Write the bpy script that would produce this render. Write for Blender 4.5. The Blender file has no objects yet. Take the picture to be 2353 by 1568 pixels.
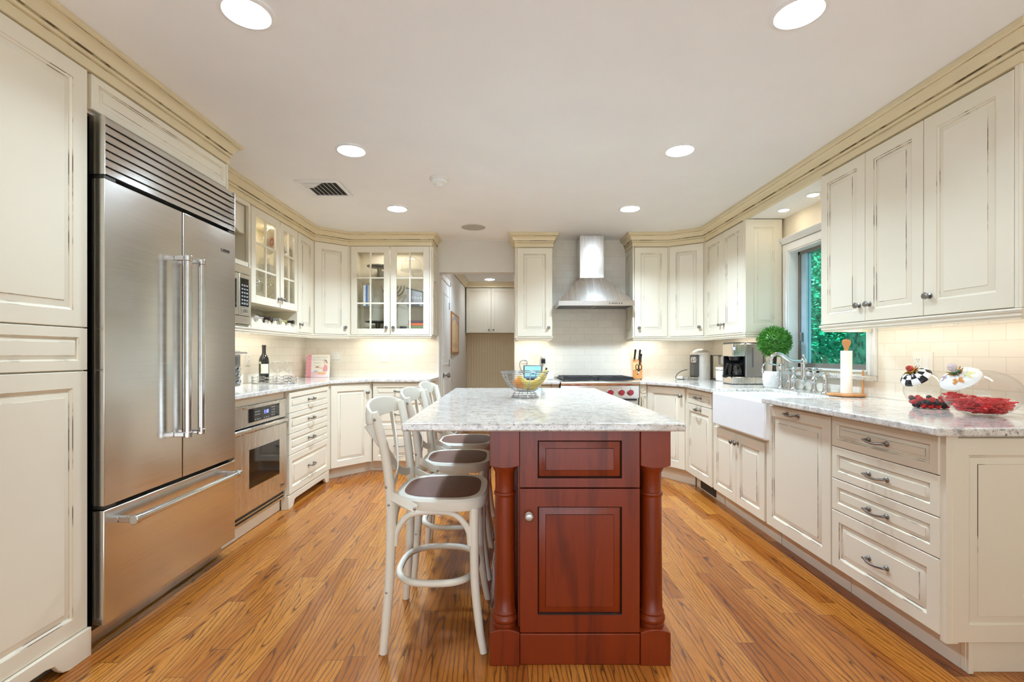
import bpy, bmesh, math, random
from mathutils import Vector as V, Matrix as MX
random.seed(7)
S = bpy.context.scene
COL = S.collection
PI = math.pi

# ------------------------------------------------------------------ camera, world, sun, exposure
F_PX, PX, PY, EYE = 1095.0, 1165.0, 814.0, 1.18          # focal length and vanishing point of a 2353x1568 frame
cam = bpy.data.cameras.new('camera')
cam.sensor_width = 36.0
cam.lens = 36.0 * F_PX / 2353.0
cam.shift_x = (2353 / 2 - PX) / 2353.0
cam.shift_y = (PY - 1568 / 2) / 2353.0
cam.clip_start = 0.05
cob = bpy.data.objects.new('camera', cam)
cob.location = (0, 0, EYE)
cob.rotation_euler = (PI / 2, 0, 0)
COL.objects.link(cob)
S.camera = cob

world = bpy.data.worlds.new('world')
S.world = world
world.use_nodes = True
bgn = world.node_tree.nodes['Background']
bgn.inputs[0].default_value = (0.84, 0.92, 1.0, 1)
bgn.inputs[1].default_value = 1.2
sun = bpy.data.lights.new('sun', 'SUN')
sun.energy = 9.0
sun.angle = 0.02
sun.color = (1, 0.95, 0.85)
so = bpy.data.objects.new('sun', sun)
so.rotation_euler = V((0.62, 0.25, -0.75)).to_track_quat('-Z', 'Y').to_euler()
COL.objects.link(so)

S.view_settings.view_transform = 'Standard'
S.view_settings.look = 'None'
S.view_settings.gamma = 1
S.view_settings.use_curve_mapping = False
S.view_settings.exposure = 0.56
S.cycles.max_bounces = 10
S.cycles.diffuse_bounces = 6
S.cycles.glossy_bounces = 5
S.cycles.transmission_bounces = 8
S.cycles.transparent_max_bounces = 16
S.cycles.sample_clamp_indirect = 6
S.cycles.caustics_reflective = False
S.cycles.caustics_refractive = False

LENS = 34.0        # radiance of a recessed lamp lens
CAN = 9.5          # watts of a recessed lamp
UNDER = 1.3        # under-cabinet lamps, watts per metre
UPLIGHT = 52.0         # added uplight behind the camera that brightens the ceiling, watts


def area(name, loc, sx, sy, watts, color, rot=(0, 0, 0), spread=PI):
    l = bpy.data.lights.new(name, 'AREA')
    l.shape = 'RECTANGLE'; l.size = sx; l.size_y = sy; l.energy = watts; l.color = color; l.spread = spread
    o = bpy.data.objects.new(name, l)
    o.location = loc; o.rotation_euler = rot
    COL.objects.link(o)
    return o


area('ceiling_fill_lamp', (0, -2.2, 0.4), 3.4, 1.2, UPLIGHT, (0.68, 0.85, 1.0), (PI / 2 + 1.2, 0, 0))  # unseen fill lamp added inside the room, aimed up at the ceiling

# ------------------------------------------------------------------ materials


def lin(c, a=1.0):
    return tuple((x / 255 / 12.92 if x / 255 <= 0.04045 else ((x / 255 + 0.055) / 1.055) ** 2.4) for x in c) + (a,)


class NT:
    def __init__(s, name):
        s.mat = bpy.data.materials.new(name)
        s.mat.use_nodes = True
        s.t = s.mat.node_tree
        s.b = s.t.nodes['Principled BSDF']
        s.out = s.t.nodes['Material Output']

    def n(s, kind, **kw):
        nd = s.t.nodes.new(kind)
        for k, v in kw.items():
            setattr(nd, k, v)
        return nd

    def set(s, sock, v):
        if hasattr(v, 'is_linked') or hasattr(v, 'links'):
            s.t.links.new(v, sock)
        else:
            sock.default_value = v

    def math(s, op, a, b=0.0, c=0.0):
        nd = s.n('ShaderNodeMath', operation=op)
        s.set(nd.inputs[0], a); s.set(nd.inputs[1], b); s.set(nd.inputs[2], c)
        return nd.outputs[0]

    def coord(s, which='Object'):
        return s.n('ShaderNodeTexCoord').outputs[which]

    def mapping(s, vec, scale=(1, 1, 1), loc=(0, 0, 0), rot=(0, 0, 0)):
        m = s.n('ShaderNodeMapping')
        s.set(m.inputs[0], vec)
        m.inputs['Location'].default_value = loc; m.inputs['Rotation'].default_value = rot; m.inputs['Scale'].default_value = scale
        return m.outputs[0]

    def noise(s, vec, scale, detail=3, rough=0.5, dist=0.0, out=0):
        nd = s.n('ShaderNodeTexNoise')
        s.set(nd.inputs['Vector'], vec)
        nd.inputs['Scale'].default_value = scale; nd.inputs['Detail'].default_value = detail
        nd.inputs['Roughness'].default_value = rough; nd.inputs['Distortion'].default_value = dist
        return nd.outputs[out]

    def ramp(s, fac, stops):
        nd = s.n('ShaderNodeValToRGB')
        s.set(nd.inputs[0], fac)
        e = nd.color_ramp.elements
        while len(e) < len(stops):
            e.new(0.5)
        for el, (p, c) in zip(e, stops):
            el.position = p
            el.color = c if len(c) == 4 else tuple(c) + (1,)
        return nd.outputs[0]

    def mix(s, fac, a, b, mode='MIX'):
        nd = s.n('ShaderNodeMix', data_type='RGBA', blend_type=mode)
        s.set(nd.inputs[0], fac); s.set(nd.inputs[6], a); s.set(nd.inputs[7], b)
        return nd.outputs[2]

    def bump(s, h, strength=0.2, dist=0.01):
        nd = s.n('ShaderNodeBump')
        nd.inputs['Strength'].default_value = strength; nd.inputs['Distance'].default_value = dist
        s.set(nd.inputs['Height'], h)
        s.t.links.new(nd.outputs[0], s.b.inputs['Normal'])
        return nd

    def p(s, **kw):
        for k, v in kw.items():
            s.set(s.b.inputs[k.replace('_', ' ')], v)
        return s.mat


def simple(name, rgb, rough=0.5, metal=0.0, var=0.06, scale=14.0, bump=0.0, coat=0.0, spec=0.5):
    m = NT(name)
    c = lin(rgb)
    co = m.coord()
    nz = m.noise(co, scale, 4)
    dark = tuple(x * (1 - var) for x in c[:3]) + (1,)
    light = tuple(min(1, x * (1 + var)) for x in c[:3]) + (1,)
    m.p(Base_Color=m.ramp(nz, [(0.3, dark), (0.7, light)]), Roughness=rough, Metallic=metal)
    m.b.inputs['Coat Weight'].default_value = coat
    m.b.inputs['Coat Roughness'].default_value = 0.08
    m.b.inputs['Specular IOR Level'].default_value = spec
    if bump:
        m.bump(m.noise(co, scale * 6, 4), bump, 0.003)
    return m.mat


def emit(name, rgb, strength):
    m = NT(name)
    co = m.coord()
    c = lin(rgb)
    col = m.ramp(m.noise(co, 3.0, 1), [(0.0, tuple(x * 0.97 for x in c[:3]) + (1,)), (1.0, c)])
    m.p(Base_Color=(0.8, 0.8, 0.8, 1), Emission_Color=col, Emission_Strength=strength)
    return m.mat


def clear(name, tint=(1, 1, 1), refl=0.06, edge=0.5, dark=0.0):
    m = NT(name)
    tr = m.n('ShaderNodeBsdfTransparent')
    gl = m.n('ShaderNodeBsdfGlossy')
    gl.inputs['Roughness'].default_value = 0.02
    lw = m.n('ShaderNodeLayerWeight')
    lw.inputs['Blend'].default_value = 0.35
    wav = m.noise(m.coord(), 6.0, 2)
    f = m.math('MULTIPLY_ADD', m.math('POWER', lw.outputs['Facing'], 3.0), edge, refl)
    f = m.math('ADD', f, m.math('MULTIPLY', wav, 0.01))
    mx = m.n('ShaderNodeMixShader')
    tr.inputs[0].default_value = tuple(tint) + (1,)
    m.t.links.new(f, mx.inputs[0])
    m.t.links.new(tr.outputs[0], mx.inputs[1]); m.t.links.new(gl.outputs[0], mx.inputs[2])
    m.t.links.new(mx.outputs[0], m.out.inputs[0])
    return m.mat


def m_paint(name, rgb, worn=0.0, rough=0.38):
    m = NT(name)
    co = m.coord()
    c = lin(rgb)
    big = m.noise(co, 2.2, 3)
    col = m.ramp(big, [(0.25, tuple(x * 0.965 for x in c[:3]) + (1,)), (0.75, tuple(min(1, x * 1.03) for x in c[:3]) + (1,))])
    if worn:
        brown = lin((96, 74, 46))
        k = m.ramp(m.noise(m.mapping(co, (7, 7, 3.2)), 1.0, 4, 0.6), [(0.57 - worn, (1, 1, 1)), (0.64 - worn, (0, 0, 0))])
        col = m.mix(m.math('MULTIPLY_ADD', k, -0.92, 0.95), col, brown)
    else:
        sp = m.ramp(m.noise(co, 55.0, 2, 0.7), [(0.74, (0, 0, 0)), (0.79, (1, 1, 1))])
        sp2 = m.ramp(m.noise(co, 4.0, 2), [(0.6, (0, 0, 0)), (0.68, (1, 1, 1))])
        col = m.mix(m.math('MULTIPLY', m.math('MULTIPLY', sp, sp2), 0.6), col, lin((120, 98, 66)))
    m.p(Base_Color=col, Roughness=rough)
    m.bump(m.noise(co, 160.0, 3), 0.04, 0.001)
    return m.mat


def m_granite(name, tint=(1, 1, 1)):
    m = NT(name)
    co = m.coord()
    warp = m.noise(co, 9.0, 3, out=1)
    vec = m.mix(0.035, co, warp)
    base = m.ramp(m.noise(vec, 26.0, 5, 0.65), [(0.30, lin((158, 156, 154))), (0.42, lin((216, 213, 208))), (0.6, lin((240, 238, 233))), (0.78, lin((208, 200, 190)))])
    st = m.mapping(vec, (1.0, 2.1, 1.7), rot=(0.4, 0.5, 0.25))
    fl = m.ramp(m.noise(st, 62.0, 4, 0.62), [(0.375, (1, 1, 1)), (0.415, (0, 0, 0))])
    fl2 = m.ramp(m.noise(m.mapping(vec, (1, 1.8, 1.4), loc=(3, 1, 2), rot=(0.2, 0.9, 0.5)), 135.0, 3, 0.6), [(0.36, (1, 1, 1)), (0.42, (0, 0, 0))])
    reg = m.ramp(m.noise(co, 7.0, 3), [(0.35, (0.35, 0.35, 0.35)), (0.65, (1, 1, 1))])
    col = m.mix(m.math('MULTIPLY', fl2, 0.55), base, lin((110, 106, 106)))
    col = m.mix(m.math('MULTIPLY', m.math('MULTIPLY', fl, reg), 0.9), col, lin((52, 52, 58)))
    m.p(Base_Color=m.mix(1.0, col, tuple(tint) + (1,), 'MULTIPLY'), Roughness=0.09)
    m.b.inputs['Specular IOR Level'].default_value = 0.6
    return m.mat


def m_floor(name):
    m = NT(name)
    W, L = 0.078, 1.25
    sep = m.n('ShaderNodeSeparateXYZ')
    m.t.links.new(m.coord(), sep.inputs[0])
    x, y = sep.outputs[0], sep.outputs[1]
    xs = m.math('DIVIDE', x, W)
    ix = m.math('FLOOR', xs)
    fx = m.math('SUBTRACT', xs, ix)

    def rnd(v, seed):
        wn = m.n('ShaderNodeTexWhiteNoise', noise_dimensions='2D')
        cb = m.n('ShaderNodeCombineXYZ')
        m.set(cb.inputs[0], v[0]); m.set(cb.inputs[1], m.math('ADD', v[1], seed))
        m.t.links.new(cb.outputs[0], wn.inputs[0])
        return wn.outputs[0]
    ys = m.math('ADD', m.math('DIVIDE', y, L), m.math('MULTIPLY', rnd((ix, 0.0), 3.3), 5.0))
    iy = m.math('FLOOR', ys)
    fy = m.math('SUBTRACT', ys, iy)
    r1, r2, r3, r4 = [rnd((ix, iy), k) for k in (0.0, 17.3, 31.7, 53.1)]
    # cathedral figure: cut a cone of growth rings along the board
    cx = m.math('SUBTRACT', fx, m.math('MULTIPLY_ADD', r2, 1.6, -0.3))
    cv = m.n('ShaderNodeCombineXYZ')
    m.set(cv.inputs[0], m.math('MULTIPLY', m.math('ADD', fx, m.math('MULTIPLY', r1, 37.0)), 1.0))
    m.set(cv.inputs[1], m.math('ADD', m.math('MULTIPLY', y, 1.7), m.math('MULTIPLY', r3, 91.0)))
    m.set(cv.inputs[2], m.math('MULTIPLY', r4, 11.0))
    nz = m.noise(cv.outputs[0], 1.0, 3, 0.55)
    nz2 = m.noise(cv.outputs[0], 4.5, 3, 0.6)
    rr = m.math('SQRT', m.math('ADD', m.math('MULTIPLY', cx, cx), 0.025))
    f = m.math('MULTIPLY', rr, 1.45)
    f = m.math('ADD', f, m.math('MULTIPLY', m.math('MULTIPLY', y, m.math('MULTIPLY_ADD', r4, 1.3, 0.3)), m.math('SIGN', m.math('SUBTRACT', r3, 0.5))))
    f = m.math('ADD', f, m.math('MULTIPLY', nz, m.math('MULTIPLY_ADD', r2, 1.1, 0.6)))
    f = m.math('ADD', f, m.math('MULTIPLY', nz2, 0.11))
    ring = m.math('FRACT', m.math('MULTIPLY', f, m.math('MULTIPLY_ADD', r1, 1.3, 2.2)))
    line = m.ramp(ring, [(0.0, (1, 1, 1)), (0.045, (0.95, 0.95, 0.95)), (0.10, (0.42, 0.42, 0.42)), (0.34, (0.0, 0.0, 0.0)), (0.93, (0.04, 0.04, 0.04)), (1.0, (1, 1, 1))])
    # fine pores along the board
    pv = m.n('ShaderNodeCombineXYZ')
    m.set(pv.inputs[0], m.math('ADD', m.math('MULTIPLY', x, 420.0), m.math('MULTIPLY', r2, 100.0)))
    m.set(pv.inputs[1], m.math('MULTIPLY', y, 14.0))
    pore = m.ramp(m.noise(pv.outputs[0], 1.0, 2, 0.6), [(0.36, (1, 1, 1)), (0.5, (0, 0, 0))])
    tone = m.ramp(r1, [(0.0, lin((156, 86, 30))), (0.3, lin((180, 109, 42))), (0.65, lin((194, 122, 48))), (1.0, lin((206, 138, 60)))])
    tone = m.mix(m.math('MULTIPLY', nz, 0.35), tone, lin((150, 86, 36)))
    col = m.mix(m.math('MULTIPLY', line, 0.92), tone, lin((84, 42, 14)))
    col = m.mix(m.math('MULTIPLY', pore, 0.34), col, lin((98, 52, 20)))
    gx = m.math('LESS_THAN', m.math('MINIMUM', fx, m.math('SUBTRACT', 1.0, fx)), 0.012)
    gy = m.math('LESS_THAN', m.math('MINIMUM', fy, m.math('SUBTRACT', 1.0, fy)), 0.0009)
    gap = m.math('MAXIMUM', gx, gy)
    col = m.mix(m.math('MULTIPLY', gap, 0.7), col, lin((66, 32, 12)))
    m.p(Base_Color=col, Roughness=m.math('MULTIPLY_ADD', line, 0.08, 0.2))
    m.b.inputs['Specular IOR Level'].default_value = 0.4
    m.bump(m.math('ADD', m.math('MULTIPLY', gap, -1.0), m.math('MULTIPLY', m.noise(cv.outputs[0], 0.8, 2), 0.25)), 0.12, 0.002)
    return m.mat


def m_wood(name, a, b, scale=1.0, rough=0.3, axis='Z', coat=0.0):
    m = NT(name)
    co = m.coord()
    sc = {'Z': (14, 14, 1.3), 'X': (1.3, 14, 14), 'Y': (14, 1.3, 14)}[axis]
    v = m.mapping(co, tuple(k * scale for k in sc))
    n1 = m.noise(v, 1.0, 4, 0.6, 0.6)
    n2 = m.noise(m.mapping(co, tuple(k * scale * 9 for k in sc)), 1.0, 2, 0.6)
    col = m.ramp(n1, [(0.28, lin(b)), (0.5, lin(a)), (0.75, tuple(min(1, k * 1.12) for k in lin(a)[:3]))])
    ln = m.ramp(m.math('FRACT', m.math('MULTIPLY', n1, 9.0)), [(0.0, (1, 1, 1)), (0.09, (0, 0, 0)), (1.0, (0, 0, 0))])
    col = m.mix(m.math('MULTIPLY', ln, 0.22), col, tuple(k * 0.6 for k in lin(b)[:3]) + (1,))
    col = m.mix(m.math('MULTIPLY', n2, 0.12), col, lin(b))
    m.p(Base_Color=col, Roughness=rough)
    m.b.inputs['Coat Weight'].default_value = coat
    m.b.inputs['Coat Roughness'].default_value = 0.15
    m.bump(n2, 0.05, 0.001)
    return m.mat


def m_tile(name, plane):
    m = NT(name)
    sep = m.n('ShaderNodeSeparateXYZ')
    m.t.links.new(m.coord(), sep.inputs[0])
    cb = m.n('ShaderNodeCombineXYZ')
    m.t.links.new(sep.outputs[0 if plane == 'XZ' else 1], cb.inputs[0])
    m.t.links.new(m.math('ADD', sep.outputs[2], 0.066), cb.inputs[1])
    br = m.n('ShaderNodeTexBrick')
    m.t.links.new(cb.outputs[0], br.inputs[0])
    br.inputs['Scale'].default_value = 1.0
    br.inputs['Brick Width'].default_value = 0.154
    br.inputs['Row Height'].default_value = 0.077
    br.inputs['Mortar Size'].default_value = 0.0014
    br.inputs['Mortar Smooth'].default_value = 0.3
    br.inputs['Color1'].default_value = lin((242, 235, 220))
    br.inputs['Color2'].default_value = lin((237, 229, 213))
    br.inputs['Mortar'].default_value = lin((220, 210, 190))
    m.p(Base_Color=br.outputs[0], Roughness=0.12)
    wav = m.noise(cb.outputs[0], 22.0, 2, 0.4)
    h = m.math('ADD', m.math('MULTIPLY', br.outputs[1], -1.0), m.math('MULTIPLY', wav, 1.6))
    m.bump(h, 0.3, 0.004)
    return m.mat


def m_steel(name, rgb=(222, 219, 213), rough=0.2, axis=(2, 2, 260), bump=0.02, aniso=0.0, turn=0.0):
    m = NT(name)
    co = m.coord()
    n1 = m.noise(m.mapping(co, axis), 1.0, 3, 0.6)
    c = lin(rgb)
    col = m.ramp(n1, [(0.3, tuple(k * 0.9 for k in c[:3])), (0.7, c)])
    m.p(Base_Color=col, Metallic=1.0, Roughness=m.math('MULTIPLY_ADD', n1, 0.1, rough - 0.05))
    m.b.inputs['Anisotropic'].default_value = aniso
    m.b.inputs['Anisotropic Rotation'].default_value = turn
    if bump:
        m.bump(m.math('ADD', n1, m.math('MULTIPLY', m.noise(m.mapping(co, (1.2, 1.2, 3.2)), 1.0, 1), 16.0)), bump, 0.004)
    return m.mat


def m_cane(name):
    m = NT(name)
    co = m.coord()
    a = m.n('ShaderNodeTexWave', wave_type='BANDS', bands_direction='X'); a.inputs['Scale'].default_value = 62
    b = m.n('ShaderNodeTexWave', wave_type='BANDS', bands_direction='Y'); b.inputs['Scale'].default_value = 62
    for k in (a, b):
        m.t.links.new(co, k.inputs[0]); k.inputs['Distortion'].default_value = 0.6
    h = m.math('MULTIPLY', a.outputs[1], b.outputs[1])
    col = m.mix(m.math('POWER', h, 0.6), lin((58, 30, 16)), lin((160, 96, 62)))
    col = m.mix(m.math('MULTIPLY', m.noise(co, 40.0, 3), 0.4), col, lin((104, 56, 36)))
    m.p(Base_Color=col, Roughness=0.45)
    m.bump(h, 0.6, 0.002)
    return m.mat


def m_leaf(name, stops, rough=0.5, scale=16.0):
    m = NT(name)
    col = m.ramp(m.noise(m.coord(), scale, 2, 0.7), stops)
    m.p(Base_Color=col, Roughness=rough)
    return m.mat


def m_check(name):
    m = NT(name)
    sep = m.n('ShaderNodeSeparateXYZ')
    m.t.links.new(m.coord(), sep.inputs[0])
    ang = m.math('FLOOR', m.math('MULTIPLY', m.math('ARCTAN2', sep.outputs[1], sep.outputs[0]), 12 / (2 * PI)))
    rad = m.math('FLOOR', m.math('MULTIPLY', m.math('SQRT', m.math('ADD', m.math('POWER', sep.outputs[0], 2.0), m.math('POWER', sep.outputs[1], 2.0))), 42.0))
    k = m.math('MODULO', m.math('ADD', m.math('ADD', ang, rad), 40.0), 2.0)
    m.p(Base_Color=m.mix(k, lin((30, 32, 36)), lin((240, 240, 236))), Roughness=0.12)
    return m.mat


CREAM = m_paint('cream_paint', (230, 221, 200))
GLAZE = m_paint('worn_glaze', (222, 210, 184), worn=0.06)
CROWNM = m_paint('shaded_cream_moulding', (222, 206, 168))  # cabinet cream darkened and yellowed: the crown's shade and floor bounce as colour
WHITE = simple('white_trim_paint', (240, 240, 236), 0.35, var=0.02)
CEIL = simple('ceiling_paint', (246, 246, 244), 0.7, var=0.015, scale=3)
WALLP = simple('wall_paint', (222, 217, 206), 0.6, var=0.02, scale=3)
WALLY = simple('warm_wall_paint', (232, 220, 196), 0.6, var=0.02, scale=3)
GRANITE = m_granite('granite', (0.93, 0.905, 0.87))
FLOORM = m_floor('oak_floor')
TILEX = m_tile('subway_tile_back', 'XZ')
TILEY = m_tile('subway_tile_side', 'YZ')
CHERRY = m_wood('cherry_wood', (136, 50, 12), (90, 30, 8), 1.0, 0.34, coat=0.0)
CHERRYD = simple('cherry_glaze', (40, 16, 10), 0.4)
STEEL = m_steel('brushed_steel', aniso=0.7, turn=0.25)
STEELV = m_steel('brushed_steel_vertical', axis=(60, 1, 1), rough=0.27, bump=0.003, aniso=0.6, turn=0.25)
CHROME = m_steel('polished_steel', (214, 214, 214), 0.12, (30, 30, 30), 0)
PEWTER = m_steel('pewter', (150, 146, 142), 0.32, (60, 60, 60), 0)
DARKST = m_steel('dark_steel', (96, 94, 92), 0.4, (20, 20, 20), 0)
IRON = simple('cast_iron', (34, 34, 36), 0.55, var=0.2, scale=40, bump=0.1)
BLACK = simple('black_plastic', (18, 18, 20), 0.3)
BLACKG = simple('black_glass', (12, 11, 11), 0.05, var=0.1)
GAPM = simple('shadow_gap', (46, 36, 26), 0.8)
PORC = simple('porcelain', (246, 246, 244), 0.1, var=0.01, coat=0.4)
PLASTIC = simple('white_plastic', (238, 234, 224), 0.35, var=0.01)
STOOLW = m_paint('antique_white_paint', (240, 237, 224), rough=0.4)
CANE = m_cane('woven_cane')
GLASS = clear('cabinet_glass', (0.985, 0.99, 0.98), 0.05, 0.3)
JARGL = clear('jar_glass', (0.96, 0.965, 0.96), 0.05, 0.9)
WINGL = clear('window_glass', (0.72, 0.96, 0.95), 0.04, 0.3)
BOTTLE = simple('dark_bottle_glass', (22, 24, 18), 0.06, coat=0.5)
PAPER = simple('white_paper', (244, 242, 236), 0.8, var=0.02, bump=0.1, scale=30)
LENSM = [emit('lamp_lens', (220, 238, 255), LENS * k) for k in (0.80, 1.0, 1.3)]
PUCKM = emit('puck_lens', (255, 246, 228), 30.0)
BRASS = m_steel('brass', (190, 158, 90), 0.25, (40, 40, 40), 0)
BEECH = m_wood('beech_wood', (206, 148, 92), (170, 112, 62), 1.0, 0.4)
BLOCKW = m_wood('block_wood', (214, 150, 84), (182, 112, 54), 1.4, 0.4)
RED = simple('red_knob', (150, 16, 36), 0.25, coat=0.4)
EDGEG = simple('glass_edge', (206, 214, 206), 0.1, var=0.02)

# ------------------------------------------------------------------ mesh helpers


class MB:
    def __init__(s, M=None):
        s.v, s.f, s.m, s.M = [], [], [], (M or MX())

    def add(s, vs, fs, m=0):
        b = len(s.v)
        s.v += [tuple(s.M @ V(p)) for p in vs]
        s.f += [[i + b for i in f] for f in fs]
        s.m += [m] * len(fs)
        return s

    def box(s, x0, y0, z0, x1, y1, z1, m=0):
        vs = [(x, y, z) for z in (z0, z1) for y in (y0, y1) for x in (x0, x1)]
        return s.add(vs, [(0, 2, 3, 1), (4, 5, 7, 6), (0, 1, 5, 4), (2, 6, 7, 3), (0, 4, 6, 2), (1, 3, 7, 5)], m)

    def quad(s, a, b, c, d, m=0):
        return s.add([a, b, c, d], [(0, 1, 2, 3)], m)

    def prism(s, poly, z0, z1, m=0):
        n = len(poly)
        vs = [(x, y, z0) for x, y in poly] + [(x, y, z1) for x, y in poly]
        fs = [list(range(n))[::-1], list(range(n, 2 * n))] + [(i, (i + 1) % n, n + (i + 1) % n, n + i) for i in range(n)]
        return s.add(vs, fs, m)

    def prism_xz(s, poly, y0, y1, m=0):
        n = len(poly)
        vs = [(x, y0, z) for x, z in poly] + [(x, y1, z) for x, z in poly]
        fs = [list(range(n)), list(range(n, 2 * n))[::-1]] + [(i, n + i, n + (i + 1) % n, (i + 1) % n) for i in range(n)]
        return s.add(vs, fs, m)

    def rings(s, x0, z0, x1, z1, steps, m_fill=0):
        """nested rectangles in the XZ plane facing -Y: steps = (inset, y, material of the strip that ends here)"""
        vs = []
        for ins, y, _ in steps:
            vs += [(x0 + ins, y, z0 + ins), (x1 - ins, y, z0 + ins), (x1 - ins, y, z1 - ins), (x0 + ins, y, z1 - ins)]
        b = len(s.v)
        s.v += [tuple(s.M @ V(p)) for p in vs]
        for k in range(1, len(steps)):
            for i in range(4):
                j = (i + 1) % 4
                s.f.append([b + 4 * (k - 1) + i, b + 4 * (k - 1) + j, b + 4 * k + j, b + 4 * k + i])
                s.m.append(steps[k][2])
        e = b + 4 * (len(steps) - 1)
        s.f.append([e, e + 1, e + 2, e + 3]); s.m.append(m_fill)
        s.f.append([b + 3, b + 2, b + 1, b]); s.m.append(steps[0][2])
        return s

    def lathe(s, prof, c=(0, 0, 0), axis='Z', seg=24, m=0, arc=2 * PI):
        """prof = (radius, height) pairs; closed at the ends when the radius is zero"""
        vs, fs = [], []
        full = abs(arc - 2 * PI) < 1e-6
        n = seg if full else seg + 1
        for r, h in prof:
            for i in range(n):
                a = arc * i / seg
                p = (r * math.cos(a), r * math.sin(a), h)
                p = {'Z': p, 'Y': (p[0], -p[2], p[1]), 'X': (p[2], p[0], p[1])}[axis]
                vs.append((p[0] + c[0], p[1] + c[1], p[2] + c[2]))
        for k in range(len(prof) - 1):
            for i in range(seg):
                j = (i + 1) % n
                fs.append((k * n + i, k * n + j, (k + 1) * n + j, (k + 1) * n + i))
        return s.add(vs, fs, m)

    def tube(s, pts, r, seg=10, m=0, closed=False, up=None, flat=None):
        """round tube (r = radius or list), or a band of half sizes flat=(along up, across) """
        P = [V(p) for p in pts]
        n = len(P)
        T = []
        for i in range(n):
            a = P[(i - 1) % n] if closed or i else P[0]
            b = P[(i + 1) % n] if closed or i < n - 1 else P[-1]
            T.append((b - a).normalized())
        u = V(up) if up else (V((0, 0, 1)) if abs(T[0].z) < 0.9 else V((1, 0, 0)))
        vs = []
        prev = None
        for i in range(n):
            t = T[i]
            if up or prev is None:
                w = u - t * u.dot(t)
                if w.length < 1e-5:
                    w = V((1, 0, 0)) - t * t.x
            else:
                w = prev - t * prev.dot(t)
            w.normalize()
            prev = w
            q = t.cross(w)
            if flat:
                for a, b in ((-1, -1), (1, -1), (1, 1), (-1, 1)):
                    vs.append(tuple(P[i] + w * a * flat[0] + q * b * flat[1]))
            else:
                rr = r[i] if isinstance(r, (list, tuple)) else r
                for k in range(seg):
                    a = 2 * PI * k / seg
                    vs.append(tuple(P[i] + w * math.cos(a) * rr + q * math.sin(a) * rr))
        g = 4 if flat else seg
        fs = []
        for i in range(n if closed else n - 1):
            j = (i + 1) % n
            for k in range(g):
                l = (k + 1) % g
                fs.append((i * g + k, i * g + l, j * g + l, j * g + k))
        if not closed:
            fs += [list(range(g))[::-1], list(range((n - 1) * g, n * g))]
        return s.add(vs, fs, m)

    def ball(s, c, r, seg=16, rin=10, m=0, sq=(1, 1, 1)):
        vs, fs = [], []
        for i in range(rin + 1):
            a = PI * i / rin
            for k in range(seg):
                b = 2 * PI * k / seg
                vs.append((c[0] + r * sq[0] * math.sin(a) * math.cos(b), c[1] + r * sq[1] * math.sin(a) * math.sin(b), c[2] + r * sq[2] * math.cos(a)))
        for i in range(rin):
            for k in range(seg):
                l = (k + 1) % seg
                fs.append((i * seg + k, (i + 1) * seg + k, (i + 1) * seg + l, i * seg + l))
        return s.add(vs, fs, m)

    def sweep(s, path, prof, m=0, dark=()):
        """moulding: prof = (out, z) closed outline carried along the XY path; out is to the right of travel"""
        P = [V((p[0], p[1])) for p in path]
        n, g = len(P), len(prof)
        vs = []
        for i in range(n):
            d0 = (P[i] - P[i - 1]).normalized() if i else None
            d1 = (P[i + 1] - P[i]).normalized() if i < n - 1 else None
            d0 = d0 or d1
            d1 = d1 or d0
            n0, n1 = V((d0.y, -d0.x)), V((d1.y, -d1.x))
            q = (n0 + n1).normalized()
            q = q / max(0.3, q.dot(n1))
            for o, z in prof:
                vs.append((P[i].x + q.x * o, P[i].y + q.y * o, z))
        fs = [(i * g + k, i * g + (k + 1) % g, (i + 1) * g + (k + 1) % g, (i + 1) * g + k) for i in range(n - 1) for k in range(g)]
        fs += [list(range(g))[::-1], list(range((n - 1) * g, n * g))]
        s.add(vs, fs, m)
        for i in range(n - 1):
            for k in dark:
                s.m[len(s.m) - len(fs) + i * g + k] = 1
        return s


def obj(name, mb, mats, parent=None, bevel=0.0, seg=2, smooth=35, loc=None, rot=None, sub=0):
    me = bpy.data.meshes.new(name)
    me.from_pydata(mb.v, [], mb.f)
    for mt in (mats if isinstance(mats, (list, tuple)) else [mats]):
        me.materials.append(mt)
    me.polygons.foreach_set('material_index', mb.m)
    b = bmesh.new(); b.from_mesh(me)
    bmesh.ops.remove_doubles(b, verts=b.verts, dist=1e-5)
    bmesh.ops.recalc_face_normals(b, faces=b.faces)
    b.to_mesh(me); b.free()
    if smooth:
        me.polygons.foreach_set('use_smooth', [True] * len(me.polygons))
        me.set_sharp_from_angle(angle=math.radians(smooth))
    o = bpy.data.objects.new(name, me)
    COL.objects.link(o)
    if parent:
        o.parent = parent
    if loc: o.location = loc
    if rot: o.rotation_euler = rot
    if bevel:
        bv = o.modifiers.new('bevel', 'BEVEL')
        bv.width = bevel; bv.segments = seg; bv.limit_method = 'ANGLE'; bv.angle_limit = math.radians(40)
    if sub:
        sm = o.modifiers.new('sub', 'SUBSURF'); sm.levels = sub; sm.render_levels = sub
    return o


def tag(o, label, cat, group=None, kind=None):
    o['label'] = label; o['category'] = cat
    if group: o['group'] = group
    if kind: o['kind'] = kind
    return o


def thing(name, label, cat, loc=(0, 0, 0), rz=0.0, group=None):
    o = bpy.data.objects.new(name, None)
    o.empty_display_size = 0.05
    COL.objects.link(o)
    o.location = loc; o.rotation_euler = (0, 0, rz)
    return tag(o, label, cat, group)


def struct(name, mb, mats, **kw):
    o = obj(name, mb, mats, **kw)
    o['kind'] = 'structure'
    return o


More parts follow.
